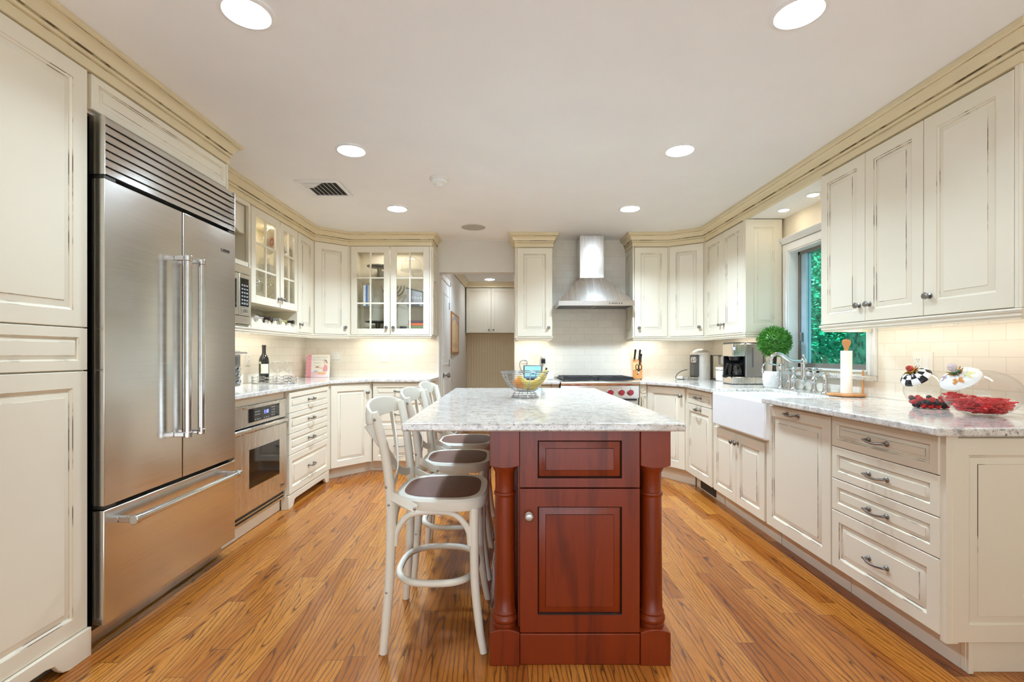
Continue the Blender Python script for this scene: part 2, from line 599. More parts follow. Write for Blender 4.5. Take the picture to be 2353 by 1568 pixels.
def dup(root, loc, label, rz=None):
    """copy a thing with its parts and sub-parts"""
    def cp(o, parent):
        c = o.copy()
        COL.objects.link(c)
        c.parent = parent
        for ch in [k for k in kids.get(o.name, [])]:
            cp(ch, c)
        return c
    kids = {}
    for k in list(COL.objects):
        if k.parent: kids.setdefault(k.parent.name, []).append(k)
    r = cp(root, None)
    r.location = loc
    if rz is not None: r.rotation_euler = (0, 0, rz)
    r['label'] = label
    return r


def text(name, body, size, parent, loc, rot, mat, ext=0.0004, align='CENTER'):
    c = bpy.data.curves.new(name, 'FONT')
    c.body = body; c.size = size; c.extrude = ext; c.align_x = align; c.align_y = 'CENTER'
    c.materials.append(mat)
    o = bpy.data.objects.new(name, c)
    COL.objects.link(o)
    me = bpy.data.meshes.new_from_object(o)
    bpy.data.objects.remove(o)
    o = bpy.data.objects.new(name, me)
    COL.objects.link(o)
    o.parent = parent; o.location = loc; o.rotation_euler = rot
    return o


def arc(c, r, a0, a1, n, plane='XZ'):
    out = []
    for i in range(n + 1):
        a = math.radians(a0 + (a1 - a0) * i / n)
        u, w = r * math.cos(a), r * math.sin(a)
        out.append({'XZ': (c[0] + u, c[1], c[2] + w), 'XY': (c[0] + u, c[1] + w, c[2]), 'YZ': (c[0], c[1] + u, c[2] + w)}[plane])
    return out


def spline(pts, n=6):
    """Catmull-Rom through the points"""
    P = [V(p) for p in pts]
    P = [P[0] * 2 - P[1]] + P + [P[-1] * 2 - P[-2]]
    out = []
    for i in range(1, len(P) - 2):
        a, b, c, d = P[i - 1:i + 3]
        for k in range(n):
            t = k / n
            out.append(0.5 * ((2 * b) + (c - a) * t + (2 * a - 5 * b + 4 * c - d) * t * t + (3 * b - a - 3 * c + d) * t ** 3))
    out.append(P[-2])
    return [tuple(p) for p in out]
# ------------------------------------------------------------------ room shell
XL, XR, YB, YR, HC = -2.22, 2.27, 5.22, -3.0, 2.423
HL, HM, HR = 0.931, 0.922, 0.914          # worktop heights: left run, island, right run

struct('floor', MB().box(XL - 0.1, YR, -0.03, XR + 0.1, 8.6, 0), FLOORM)
mb = MB().box(XL - 0.1, YR, HC, XR + 0.1, YB + 0.14, HC + 0.05)
struct('ceiling', mb, CEIL)
struct('wall_left', MB().box(XL - 0.1, YR, 0, XL, YB + 0.14, HC), WALLP)
# right wall with the window hole
WY0, WY1, WZ0, WZ1 = 2.985, 3.82, 1.070, 2.000
mb = MB()
mb.box(XR, YR, 0, XR + 0.14, WY0, HC).box(XR, WY1, 0, XR + 0.14, YB + 0.14, HC)
mb.box(XR, WY0, 0, XR + 0.14, WY1, WZ0).box(XR, WY0, WZ1, XR + 0.14, WY1, HC)
struct('wall_right', mb, WALLY)
# back wall with the passage opening
OX0, OX1, OZ = -0.739, 0.081, 2.076
mb = MB()
mb.box(XL, YB, 0, OX0, YB + 0.13, HC).box(OX1, YB, 0, XR, YB + 0.13, HC).box(OX0, YB, OZ, OX1, YB + 0.13, HC)
struct('wall_back', mb, WALLP)
# wall behind the camera with glazed garden doors
mb = MB()
mb.box(XL, YR - 0.1, 0, -1.7, YR, HC).box(1.7, YR - 0.1, 0, XR, YR, HC).box(-1.7, YR - 0.1, 2.3, 1.7, YR, HC)
struct('wall_rear', mb, WALLP)
dr = struct('door_2', MB().box(-1.7, YR - 0.08, 0, -1.6, YR - 0.02, 2.3).box(1.6, YR - 0.08, 0, 1.7, YR - 0.02, 2.3)
            .box(-0.05, YR - 0.08, 0, 0.05, YR - 0.02, 2.3).box(-1.6, YR - 0.08, 2.2, 1.6, YR - 0.02, 2.3).box(-1.6, YR - 0.08, 0, 1.6, YR - 0.02, 0.1), WHITE)
obj('glass', MB().box(-1.6, YR - 0.055, 0.1, -0.05, YR - 0.045, 2.2).box(0.05, YR - 0.055, 0.1, 1.6, YR - 0.045, 2.2), GLASS, dr)

# passage beyond the opening (its side wall runs slightly out of square)
HALLC = 2.352
mb = MB().prism([(-0.755, 5.35), (-0.675, 8.2), (-0.80, 8.2), (-0.88, 5.35)], 0, 2.5)
struct('wall_passage_left', mb, WALLP)
struct('wall_passage_right', MB().box(0.75, 5.35, 0, 0.85, 8.2, 2.5), WALLP)
struct('ceiling_passage', MB().box(-0.9, 5.35, HALLC, 0.85, 8.3, HALLC + 0.05), CEIL)
mb = MB()
x = -0.70
mb.box(-0.9, 8.12, 0, 0.85, 8.25, 2.5)
while x < 0.75:
    mb.box(x + 0.003, 8.108, 0, x + 0.043, 8.125, 1.55)
    x += 0.046
struct('wall_passage_back', mb, m_paint('bead_board_paint', (234, 218, 180)))
PCROWN = [(0, 2.268), (0.01, 2.268), (0.014, 2.29), (0.03, 2.305), (0.05, 2.325), (0.062, 2.335), (0.062, HALLC - 0.001), (0, HALLC - 0.001)]
struct('trim_7', MB().sweep([(-0.754, 5.36), (-0.681, 7.78), (0.74, 7.78)], PCROWN), CROWNM)
# passage door on its left wall
d = struct('door_1', MB().box(-0.752, 5.39, 0.0, -0.735, 6.05, 2.03), WHITE, bevel=0.002)
mb = MB()
for z0, z1 in ((0.12, 0.95), (1.05, 1.90)):
    mb.M = MX.Translation((-0.735, 5.42, 0)) @ MX.Rotation(PI / 2, 4, 'Z')
    mb.rings(0.08, z0, 0.52, z1, [(0, 0, 0), (0.0, -0.006, 0), (0.012, -0.010, 0), (0.02, -0.004, 0), (0.05, -0.006, 0)])
obj('panel', mb, WHITE, d)
obj('door_knob', MB().lathe([(0.03, 0), (0.03, 0.006), (0.012, 0.01), (0.012, 0.04), (0.028, 0.048), (0.03, 0.065), (0.018, 0.08), (0, 0.082)], (-0.735, 5.5, 0.935), 'X', 16), PEWTER, d)
obj('dead_bolt', MB().lathe([(0.026, 0), (0.026, 0.008), (0.01, 0.012), (0, 0.02)], (-0.735, 5.5, 1.16), 'X', 14), WHITE, d)
for z in (0.3, 1.02, 1.74):
    obj('hinge', MB().box(-0.737, 6.038, z, -0.727, 6.048, z + 0.09), PEWTER, d)
mb = MB()
mb.box(-0.755, 6.055, 0, -0.722, 6.125, 2.1).box(-0.755, 5.36, 2.035, -0.722, 6.125, 2.1)
struct('trim_8', mb, WHITE, bevel=0.004)
struct('trim_9', MB().box(-0.705, 6.13, 0, -0.680, 8.1, 0.12), WHITE)

# tiled splashback slabs
struct('backsplash_left', MB().box(XL, 2.82, HL, XL + 0.012, YB, 1.375), TILEY)
mb = MB().box(XL + 0.012, YB - 0.012, HL, OX0 - 0.03, YB, 1.375)
mb.box(OX1 + 0.005, YB - 0.012, HR, XR - 0.012, YB, 1.358).box(0.468, YB - 0.012, 1.358, 1.30, YB, HC)
struct('backsplash_back', mb, TILEX)
mb = MB()
mb.box(XR - 0.012, 3.93, HR, XR, YB - 0.012, 1.355).box(XR - 0.012, 1.80, HR, XR, 2.90, 1.355).box(XR - 0.012, 2.90, HR, XR, 3.93, 1.012)
struct('backsplash_right', mb, TILEY)
struct('trim_6', MB().box(OX0 - 0.03, YB - 0.02, HL, OX0 - 0.004, YB, 1.375), WHITE)

# window: casing, jamb, sash, glass
w = struct('window_1', MB().box(XR + 0.06, WY0, WZ0, XR + 0.12, WY0 + 0.03, WZ1).box(XR + 0.06, WY1 - 0.03, WZ0, XR + 0.12, WY1, WZ1)
           .box(XR + 0.06, WY0, WZ1 - 0.03, XR + 0.12, WY1, WZ1).box(XR + 0.06, WY0, WZ0, XR + 0.12, WY1, WZ0 + 0.04), simple('bronze_sash', (120, 112, 104), 0.4), bevel=0.003)
obj('sash', MB().box(XR + 0.07, WY1 - 0.092, WZ0 + 0.04, XR + 0.11, WY1 - 0.03, WZ1 - 0.03), simple('pale_blue_screen_frame', (168, 196, 208), 0.35), w)
obj('glass', MB().box(XR + 0.085, WY0 + 0.03, WZ0 + 0.04, XR + 0.091, WY1 - 0.092, WZ1 - 0.03), WINGL, w)
obj('lining', MB().box(XR - 0.016, WY1 - 0.006, WZ0, XR + 0.13, WY1 + 0.004, WZ1).box(XR - 0.016, WY0 - 0.004, WZ0, XR + 0.13, WY0 + 0.006, WZ1)
    .box(XR - 0.016, WY0 + 0.006, WZ1 - 0.006, XR + 0.13, WY1 - 0.006, WZ1 + 0.004).box(XR - 0.016, WY0 + 0.006, WZ0 - 0.004, XR + 0.13, WY1 - 0.006, WZ0 + 0.006), WHITE, w)
obj('latch', MB().box(XR + 0.045, WY1 - 0.06, 1.28, XR + 0.07, WY1 - 0.045, 1.35), PEWTER, w, bevel=0.004)
mb = MB()
for y0, y1 in ((WY0 - 0.075, WY0 - 0.006), (WY1 + 0.004, WY1 + 0.075)):
    mb.box(XR - 0.018, y0, 1.045, XR, y1, WZ1 + 0.02).box(XR - 0.026, y0, 1.045, XR - 0.018, y0 + 0.016, WZ1 + 0.02).box(XR - 0.024, y1 - 0.03, 1.045, XR - 0.018, y1 - 0.01, WZ1 + 0.02)
mb.box(XR - 0.02, WY0 - 0.075, WZ1 + 0.005, XR, WY1 + 0.075, WZ1 + 0.065)
mb.sweep([(XR, WY1 + 0.077), (XR, WY0 - 0.09)], [(0, WZ1 + 0.07), (0.024, WZ1 + 0.07), (0.03, WZ1 + 0.085), (0.045, WZ1 + 0.1), (0.05, WZ1 + 0.115), (0, WZ1 + 0.115)])
obj('casing', mb, WHITE, w, bevel=0.002)
ws = struct('window_1_sill', MB().box(XR - 0.052, 2.90, 1.014, XR + 0.06, 3.85, 1.044), GRANITE, bevel=0.006)

# soffit over the window bay
struct('soffit', MB().box(1.965, 2.965, 2.2885, XR, 3.898, HC - 0.002), CEIL)

# crown and light-rail mouldings that run over several cabinets


def crown(zb):
    z = HC - 0.001
    return [(-0.03, zb), (0.006, zb), (0.006, zb + 0.040), (0.004, zb + 0.0415), (0.004, zb + 0.0435), (0.014, zb + 0.046), (0.016, zb + 0.054), (0.011, zb + 0.058), (0.011, zb + 0.0605), (0.020, zb + 0.064), (0.022, zb + 0.074),
            (0.029, zb + 0.090), (0.042, zb + 0.103), (0.047, zb + 0.105), (0.047, zb + 0.1075), (0.054, zb + 0.110), (0.058, zb + 0.114), (0.058, z), (-0.03, z)]


CROWND = dict(dark=(3, 8, 13))
CROWN2 = [CROWNM, m_paint('moulding_glaze', (196, 178, 138), worn=0.10)]


def rail(zt):
    return [(-0.018, zt), (0.004, zt), (0.006, zt - 0.006), (0.003, zt - 0.013), (-0.003, zt - 0.018), (-0.003, zt - 0.028), (-0.010, zt - 0.036), (-0.010, zt - 0.04), (-0.03, zt - 0.04), (-0.03, zt)]


LXU, RXU = -1.895, 1.95
struct('trim_1', MB().sweep([(-1.64, 1.2), (-1.64, 2.803), (-2.21, 2.803)], crown(2.294), **CROWND), CROWN2)
struct('trim_2', MB().sweep([(LXU, 2.87), (LXU, 4.665), (-1.62, 4.90), (-0.775, 4.90), (-0.775, 5.218)], crown(2.292), **CROWND), CROWN2)
struct('trim_3', MB().sweep([(0.085, 5.218), (0.085, 4.90), (0.468, 4.90), (0.468, 5.205)], crown(2.280), **CROWND), CROWN2)
struct('trim_4', MB().sweep([(1.293, 5.205), (1.293, 4.90), (1.655, 4.90), (RXU, 4.70), (RXU, 1.806), (2.265, 1.806)], crown(2.286), **CROWND), CROWN2)
struct('trim_5', MB().sweep([(LXU, 2.815), (LXU, 4.665), (-1.62, 4.90), (-0.775, 4.90), (-0.775, 5.2)], rail(1.376)), CREAM)
struct('trim_10', MB().sweep([(0.085, 5.2), (0.085, 4.90), (0.468, 4.90), (0.468, 5.2)], rail(1.358)), CREAM)
struct('trim_11', MB().sweep([(1.293, 5.2), (1.293, 4.90), (1.655, 4.90), (RXU, 4.70), (RXU, 3.90), (2.25, 3.90)], rail(1.356)), CREAM)
struct('trim_12', MB().sweep([(2.25, 2.966), (RXU, 2.966), (RXU, 1.806), (2.25, 1.806)], rail(1.356)), CREAM)

# ------------------------------------------------------------------ trees and ground outside the window
struct('garden_ground', MB().box(3.2, -1, -0.6, 14, 14, -0.5), simple('garden_soil', (44, 70, 46), 0.9, var=0.3))
LEAFS = [lin((8, 108, 84)), lin((16, 150, 116)), lin((40, 182, 138)), lin((222, 234, 120))]
TEAL = m_leaf('tree_leaf', [(0.25, LEAFS[0]), (0.5, LEAFS[1]), (0.68, LEAFS[2]), (0.82, LEAFS[3])])
BARK = simple('bark', (70, 60, 50), 0.9, var=0.3)


def tree(loc, h, r, n, label, leaf=0.034):
    t = thing('garden_tree', label, 'tree', loc, group='trees outside the kitchen window')
    obj('trunk', MB().tube(spline([(0, 0, 0), (0.06, 0.02, h * 0.4), (-0.03, 0.05, h * 0.8), (0, 0, h)]), 0.07, 8), BARK, t)
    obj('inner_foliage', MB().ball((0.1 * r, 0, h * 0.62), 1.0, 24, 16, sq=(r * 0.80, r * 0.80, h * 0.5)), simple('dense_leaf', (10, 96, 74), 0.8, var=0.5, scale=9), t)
    mb = MB()
    for i in range(n):
        a, b, k = random.uniform(0, 2 * PI), random.uniform(-1, 1), random.uniform(0.6, 1) ** 0.5
        q = math.sqrt(1 - b * b)
        c = V((r * k * q * math.cos(a), r * k * q * math.sin(a), h * 0.62 + h * 0.60 * k * b))
        if c.x > 0.3 * r and i % 3: continue
        d1 = V((random.uniform(-1, 1), random.uniform(-1, 1), random.uniform(-0.5, 0.3))).normalized()
        d2 = d1.cross(V((random.uniform(-1, 1), random.uniform(-1, 1), random.uniform(0.2, 1)))).normalized()
        s = leaf * random.uniform(0.6, 1.2)
        mb.add([tuple(c - d1 * s), tuple(c + d2 * s * 0.42), tuple(c + d1 * s), tuple(c - d2 * s * 0.42)], [(0, 1, 2, 3)])
    obj('foliage', mb, TEAL, t, smooth=0)


for loc, h, r, n, lb in (((4.3, 4.6, -0.5), 4.0, 1.25, 17000, 'leafy green tree just outside the window, filling its lower right'),
                         ((4.6, 7.3, -0.5), 4.4, 1.4, 17000, 'leafy green tree seen past the left sash of the kitchen window'),
                         ((8.6, 5.6, -0.5), 5.2, 2.0, 12000, 'darker tree standing behind the two nearest trees outside the window'),
                         ((6.9, 11.2, -0.5), 5.4, 2.1, 12000, 'distant tree seen in the narrow strip of window beside the cabinet')):
    tree(loc, h, r, n, lb)

# ------------------------------------------------------------------ ceiling fittings


def downlight(x, y, z, r, label, group, lens=None, wide=1.28, watts=0):
    t = thing('recessed_light', label, 'ceiling light', (x, y, z), group=group)
    obj('trim_ring', MB().lathe([(r, -0.001), (r, -0.004), (r * 1.08, -0.009), (r * wide, -0.005), (r * wide, -0.0005)], seg=36), WHITE, t)
    if watts:
        l = bpy.data.lights.new('lamp', 'AREA')
        l.shape = 'DISK'; l.size = r * 2; l.energy = watts; l.color = (0.63, 0.82, 1.0); l.spread = math.radians(135)
        lo = bpy.data.objects.new('lamp', l)
        COL.objects.link(lo); lo.parent = t; lo.location = (0, 0, -0.0185)
    obj('lens', MB().lathe([(0, -0.017), (r * 0.5, -0.015), (r * 0.8, -0.010), (r, -0.003)], seg=36), lens, t)


for x, y, lb in ((-0.945, 1.73, 'large round ceiling light nearest the fridge grille, top left of the photo'), (1.06, 1.73, 'large round ceiling light nearest the right wall cabinets, top right'),
                 (-0.947, 2.90, 'lit ceiling light between the air vent and the nearest left light'), (1.052, 2.90, 'lit ceiling light second from the camera in the right row'),
                 (-0.935, 4.06, 'small lit ceiling light furthest back in the left row, past the air vent'), (1.048, 4.06, 'small lit ceiling light furthest back in the right row, before the hood')):
    downlight(x, y, HC, 0.075, lb, 'recessed lights in the kitchen ceiling', LENSM[0 if y < 2 else 1 if y < 3 else 2], watts=CAN * (0.55 if y < 2 else 1.12 if y < 3 else 2.3))
downlight(-0.27, 7.45, HALLC, 0.075, 'recessed light in the ceiling of the passage beyond the opening', 'recessed light of the passage', emit('passage_lens', (245, 248, 255), 30), watts=1.2)
downlight(-0.27, 6.05, HALLC, 0.075, 'recessed light of the passage just beyond the opening', 'recessed light of the passage', bpy.data.materials['passage_lens'], watts=5)
for y, lb in ((3.30, 'small puck light in the window soffit beside the near wall cabinet'), (3.65, 'small puck light in the window soffit beside the far wall cabinet')):
    downlight(2.12, y, 2.2885, 0.034, lb, 'puck lights over the window', PUCKM, 1.5)

t = thing('air_vent', 'white square ceiling air vent with angled slats', 'vent', (-1.365, 3.57, HC))
mb = MB()
for a, b, c, d in ((-0.16, -0.17, 0.16, -0.14), (-0.16, 0.14, 0.16, 0.17), (-0.16, -0.14, -0.13, 0.14), (0.13, -0.14, 0.16, 0.14)):
    mb.box(a, b, -0.010, c, d, -0.0005)
obj('frame', mb, WHITE, t, bevel=0.003)
obj('duct', MB().box(-0.13, -0.14, -0.003, 0.13, 0.14, -0.001), simple('dark_duct', (40, 38, 36), 0.8), t)
mb = MB()
for i in range(7):
    x = -0.115 + i * 0.034
    tilt = -0.012 if i < 1 else 0.012
    mb.add([(x, -0.14 + 0.0, -0.003), (x + 0.003, -0.14, -0.003), (x + 0.003 + tilt, -0.14, -0.014), (x + tilt, -0.14, -0.014),
            (x, 0.14, -0.003), (x + 0.003, 0.14, -0.003), (x + 0.003 + tilt, 0.14, -0.014), (x + tilt, 0.14, -0.014)],
           [(0, 1, 2, 3), (4, 7, 6, 5), (0, 4, 5, 1), (1, 5, 6, 2), (2, 6, 7, 3), (3, 7, 4, 0)])
for i in range(5):
    y = -0.135 + i * 0.02
    mb.box(-0.13, y, -0.013, 0.02 - i * 0.02, y + 0.013, -0.010)
obj('slats', mb, WHITE, t)
t = thing('smoke_detector', 'white round smoke detector on the ceiling', 'smoke detector', (-0.48, 3.37, HC))
obj('base', MB().lathe([(0, -0.001), (0.064, -0.001), (0.064, -0.012), (0.060, -0.014)], seg=32), PLASTIC, t)
obj('cover', MB().lathe([(0.058, -0.013), (0.058, -0.022), (0.05, -0.034), (0.028, -0.042), (0.025, -0.042), (0.024, -0.052), (0.018, -0.056), (0, -0.057)], seg=32), WHITE, t)
t = thing('ceiling_speaker', 'round grey flush ceiling speaker near the passage opening', 'speaker', (-0.328, 4.665, HC))
obj('rim', MB().lathe([(0.116, -0.001), (0.118, -0.005), (0.13, -0.005), (0.134, -0.001)], seg=40), WHITE, t)
obj('grille', MB().lathe([(0, -0.004), (0.08, -0.004), (0.117, -0.002)], seg=40), simple('grey_speaker_mesh', (176, 172, 160), 0.8, bump=0.2, scale=60), t)
# ------------------------------------------------------------------ cabinets
# local frame of a cabinet: X along its front (seen from the room, left to right), Y into the cabinet, door faces at y = 0


class Cab:
    def __init__(s, name, label, cat, p0, p1, z0, group=None):
        s.w = math.hypot(p1[0] - p0[0], p1[1] - p0[1])
        s.z0 = z0
        s.root = thing(name, label, cat, (p0[0], p0[1], z0), math.atan2(p1[1] - p0[1], p1[0] - p0[0]), group)

    def mb(s):
        return MB(MX.Translation((0, 0, -s.z0)))

    def part(s, name, mb, mats, parent=None, **kw):
        return obj(name, mb, mats, parent or s.root, **kw)

    def body(s, z0, z1, depth, x0=0.0, x1=None, mats=None):
        x1 = s.w if x1 is None else x1
        return s.part('body', s.mb().box(x0, 0.021, z0, x1, depth, z1), mats or CREAM)

    def panel(s, x0, z0, x1, z1, name='door', fw=0.058, t=0.02, mats=None, M=None, slim=False):
        mb = s.mb()
        if M is not None:
            mb.M = mb.M @ M
        k = 0.6 if slim else 1.0
        mb.rings(x0, z0, x1, z1, [(0, t, 0), (0, 0.0025, 0), (0.0025, 0, 0), (fw, 0, 0), (fw + 0.0015, 0.003, 1), (fw + 0.009 * k, 0.007, 0), (fw + 0.0105 * k, 0.0095, 1),
                                    (fw + 0.034 * k, 0.003, 0), (fw + 0.0355 * k, 0.0008, 1), (fw + 0.037 * k, 0.0008, 0)])
        return s.part(name, mb, mats or [CREAM, GLAZE])

    def knob(s, x, z, door, y=0.0):
        s.part('knob', s.mb().lathe([(0.0, 0), (0.013, 0.0), (0.013, 0.004), (0.006, 0.007), (0.006, 0.015), (0.015, 0.021), (0.0165, 0.027), (0.012, 0.032), (0, 0.034)], (x, y, z), 'Y', 18), PEWTER, door)

    def pull(s, x, z, door, L=0.10):
        mb = s.mb()
        for k in (-1, 1):
            mb.lathe([(0, 0), (0.012, 0), (0.012, 0.003), (0.009, 0.006), (0.006, 0.008), (0.006, 0.02), (0.0, 0.03)], (x + k * L / 2, 0, z), 'Y', 12)
        mb.tube([(x - L / 2 - 0.012, -0.022, z), (x - L / 2, -0.022, z), (x - L * 0.25, -0.030, z - 0.004), (x, -0.033, z - 0.005), (x + L * 0.25, -0.030, z - 0.004), (x + L / 2, -0.022, z), (x + L / 2 + 0.012, -0.022, z)],
                [0.004, 0.0055, 0.0052, 0.0048, 0.0052, 0.0055, 0.004], 8)
        s.part('handle', mb, PEWTER, door)

    def door(s, x0, z0, x1, z1, knob=None, pull=None, fw=0.058, name='door'):
        d = s.panel(x0, z0, x1, z1, name, fw, slim=(z1 - z0) < 0.22)
        if knob: s.knob(knob[0], knob[1], d)
        if pull: s.pull(pull[0], pull[1], d)
        return d

    def glass_door(s, x0, z0, x1, z1, knob, fw=0.062, rows=3):
        mb = s.mb()
        t = 0.02
        mb.box(x0, 0, z0, x0 + fw, t, z1).box(x1 - fw, 0, z0, x1, t, z1).box(x0 + fw, 0, z0, x1 - fw, t, z0 + fw).box(x0 + fw, 0, z1 - fw, x1 - fw, t, z1)
        d = s.part('door', mb, CREAM, bevel=0.0025)
        m2 = s.mb()
        xm = (x0 + x1) / 2
        m2.box(xm - 0.008, 0.003, z0 + fw, xm + 0.008, 0.017, z1 - fw)
        for i in range(1, rows):
            zz = z0 + fw + (z1 - z0 - 2 * fw) * i / rows
            m2.box(x0 + fw, 0.004, zz - 0.008, x1 - fw, 0.016, zz + 0.008)
        s.part('muntins', m2, CREAM, d)
        s.part('glass', s.mb().box(x0 + fw, 0.010, z0 + fw, x1 - fw, 0.013, z1 - fw), GLASS, d)
        s.knob(knob[0], knob[1], d)
        return d

    def shell(s, z0, z1, depth, x0=0.0, x1=None, t=0.018, mats=None):
        x1 = s.w if x1 is None else x1
        mb = s.mb()
        mb.box(x0, 0.021, z0, x0 + t, depth, z1).box(x1 - t, 0.021, z0, x1, depth, z1).box(x0 + t, 0.021, z0, x1 - t, depth, z0 + t).box(x0 + t, 0.021, z1 - t, x1 - t, depth, z1).box(x0 + t, depth - 0.006, z0 + t, x1 - t, depth, z1 - t)
        return s.part('body', mb, mats or CREAM)

    def toe(s, z1, y=0.10, x0=0.0, x1=None):
        return s.part('toe_kick', s.mb().box(x0, y, 0, s.w if x1 is None else x1, y + 0.018, z1), CREAM)

    def stack(s, x0, x1, zs, gap=0.0035, fw=0.036, pulls=True):
        """drawers between the heights zs (top to bottom)"""
        for a, b in zip(zs, zs[1:]):
            f = fw if a - b < 0.2 else 0.05
            d = s.door(x0, b + gap, x1, a, pull=((x0 + x1) / 2, (a + b) / 2 + (0.0 if a - b < 0.2 else 0.0)), fw=f, name='drawer')


def bracket_foot(c, x0, x1, zt, y0=0.004, leg=0.085, arch=0.055):
    """base board cut into two scrolled feet"""
    pts = [(x0, 0), (x0 + leg * 0.62, 0), (x0 + leg * 0.80, 0.010), (x0 + leg * 0.92, 0.028), (x0 + leg * 1.02, arch * 0.86), (x0 + leg * 1.25, arch)]
    mir = [(x0 + x1 - x, z) for x, z in reversed(pts)]
    m = c.mb().prism_xz(pts + mir + [(x1, zt), (x0, zt)], y0, y0 + 0.02)
    return m



def filler(c, z0, z1, a, b, y0=0.012):
    """corner stile that closes the gap next to a diagonal cabinet"""
    c.part('corner_stile', c.mb().box(a, y0, z0, b, y0 + 0.03, z1), CREAM)


# ---- left wall, from the camera inwards
c = Cab('pantry_cabinet', 'tall cream pantry cabinet with raised panels nearest the camera, left of the fridge', 'cabinet', (-1.64, 1.40), (-1.64, 1.868), 0)
c.body(0.075, 2.30, 0.57)
w0, w1 = c.w - 0.43, c.w - 0.004
c.door(w0, 1.284, w1, 2.290, knob=(w0 + 0.03, 1.36), fw=0.062)
c.door(w0, 1.118, w1, 1.280, fw=0.036, name='drawer')
c.door(w0, 0.114, w1, 1.113, knob=(w0 + 0.03, 1.04), fw=0.062)
mb = bracket_foot(c, -0.05, c.w, 0.112, y0=-0.012, leg=0.15, arch=0.06)
c.part('base_board', mb, CREAM, bevel=0.003)
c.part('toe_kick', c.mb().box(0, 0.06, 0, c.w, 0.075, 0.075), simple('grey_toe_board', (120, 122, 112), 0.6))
c.part('base_return', c.mb().box(c.w - 0.02, 0.01, 0, c.w, 0.5, 0.112), CREAM)

c = Cab('over_fridge_cabinet', 'wide low cream cabinet above the steel fridge', 'cabinet', (-1.64, 1.872), (-1.64, 2.803), 2.136)
c.body(2.136, 2.30, 0.57)
c.door(0.012, 2.150, c.w - 0.02, 2.289, fw=0.030)
c.part('end_panel', c.mb().box(c.w - 0.018, 0.0, 2.136, c.w, 0.021, 2.293), CREAM)

# ---- fridge
t = thing('refrigerator', 'stainless steel french-door refrigerator with bottom freezer drawer and slatted grille', 'refrigerator', (-1.60, 1.893, 0), PI / 2)
W_ = 0.912
obj('body', MB().box(0.004, 0.055, 0.075, W_ - 0.004, 0.60, 2.128), [BLACK], t)
obj('toe_panel', MB().box(0.01, 0.075, 0.008, W_ - 0.01, 0.09, 0.09), STEEL, t)
mid = 0.4545
for x0, x1, hx in ((0.0, mid, mid - 0.048), (mid + 0.007, W_, mid + 0.052)):
    dd = obj('door', MB().box(x0, 0.0, 0.573, x1, 0.052, 1.880), STEEL, t, bevel=0.002)
    h = MB().tube([(hx, -0.062, 0.80), (hx, -0.062, 1.634)], 0.0165, 20)
    obj('handle', h, CHROME, dd)
    for z in (0.792, 1.642):
        b = MB().box(hx - 0.012, -0.062, z - 0.011, hx + 0.012, 0.0, z + 0.011)
        b.lathe([(0, -0.014), (0.02, -0.014), (0.02, 0.014), (0, 0.014)], (hx, -0.062, z), 'Z', 18)
        obj('handle_bracket', b, CHROME, dd, bevel=0.003)
dd = obj('freezer_drawer', MB().box(0.0, 0.0, 0.098, W_, 0.052, 0.556), STEEL, t, bevel=0.004)
obj('handle', MB().tube([(0.09, -0.064, 0.497), (0.822, -0.064, 0.497)], 0.016, 20), CHROME, dd)
for x in (0.08, 0.832):
    b = MB().box(x - 0.012, -0.064, 0.484, x + 0.012, 0.0, 0.510)
    b.lathe([(0, -0.015), (0.02, -0.015), (0.02, 0.015), (0, 0.015)], (x, -0.064, 0.497), 'X', 18)
    obj('handle_bracket', b, CHROME, dd, bevel=0.003)
g = MB().box(0.0, 0.05, 1.896, W_, 0.06, 2.130)
for i in range(7):
    z = 1.897 + i * 0.0333
    g.add([(0.004, 0.003, z + 0.004), (W_ - 0.004, 0.003, z + 0.004), (W_ - 0.004, 0.010, z + 0.0325), (0.004, 0.010, z + 0.0325),
           (0.004, 0.045, z), (W_ - 0.004, 0.045, z), (W_ - 0.004, 0.045, z + 0.026), (0.004, 0.045, z + 0.026)],
          [(0, 1, 2, 3), (4, 7, 6, 5), (0, 4, 5, 1), (3, 2, 6, 7), (0, 3, 7, 4), (1, 5, 6, 2)])
g.box(-0.0, 0.0, 1.896, 0.006, 0.05, 2.130).box(W_ - 0.006, 0.0, 1.896, W_, 0.05, 2.130)
obj('grille', g, STEEL, t, smooth=20)
bd = obj('badge', MB().box(W_ - 0.135, -0.004, 1.757, W_ - 0.06, 0.0, 1.775), PEWTER, t, bevel=0.002)
text('badge_text', 'SUB-ZERO', 0.012, bd, (W_ - 0.0975, -0.0045, 1.766), (PI / 2, 0, 0), BLACK)
for z in (0.566, 1.888):
    for x in (0.004, W_ - 0.06):
        obj('hinge', MB().box(x, 0.004, z - 0.006, x + 0.056, 0.05, z + 0.006), DARKST, t)

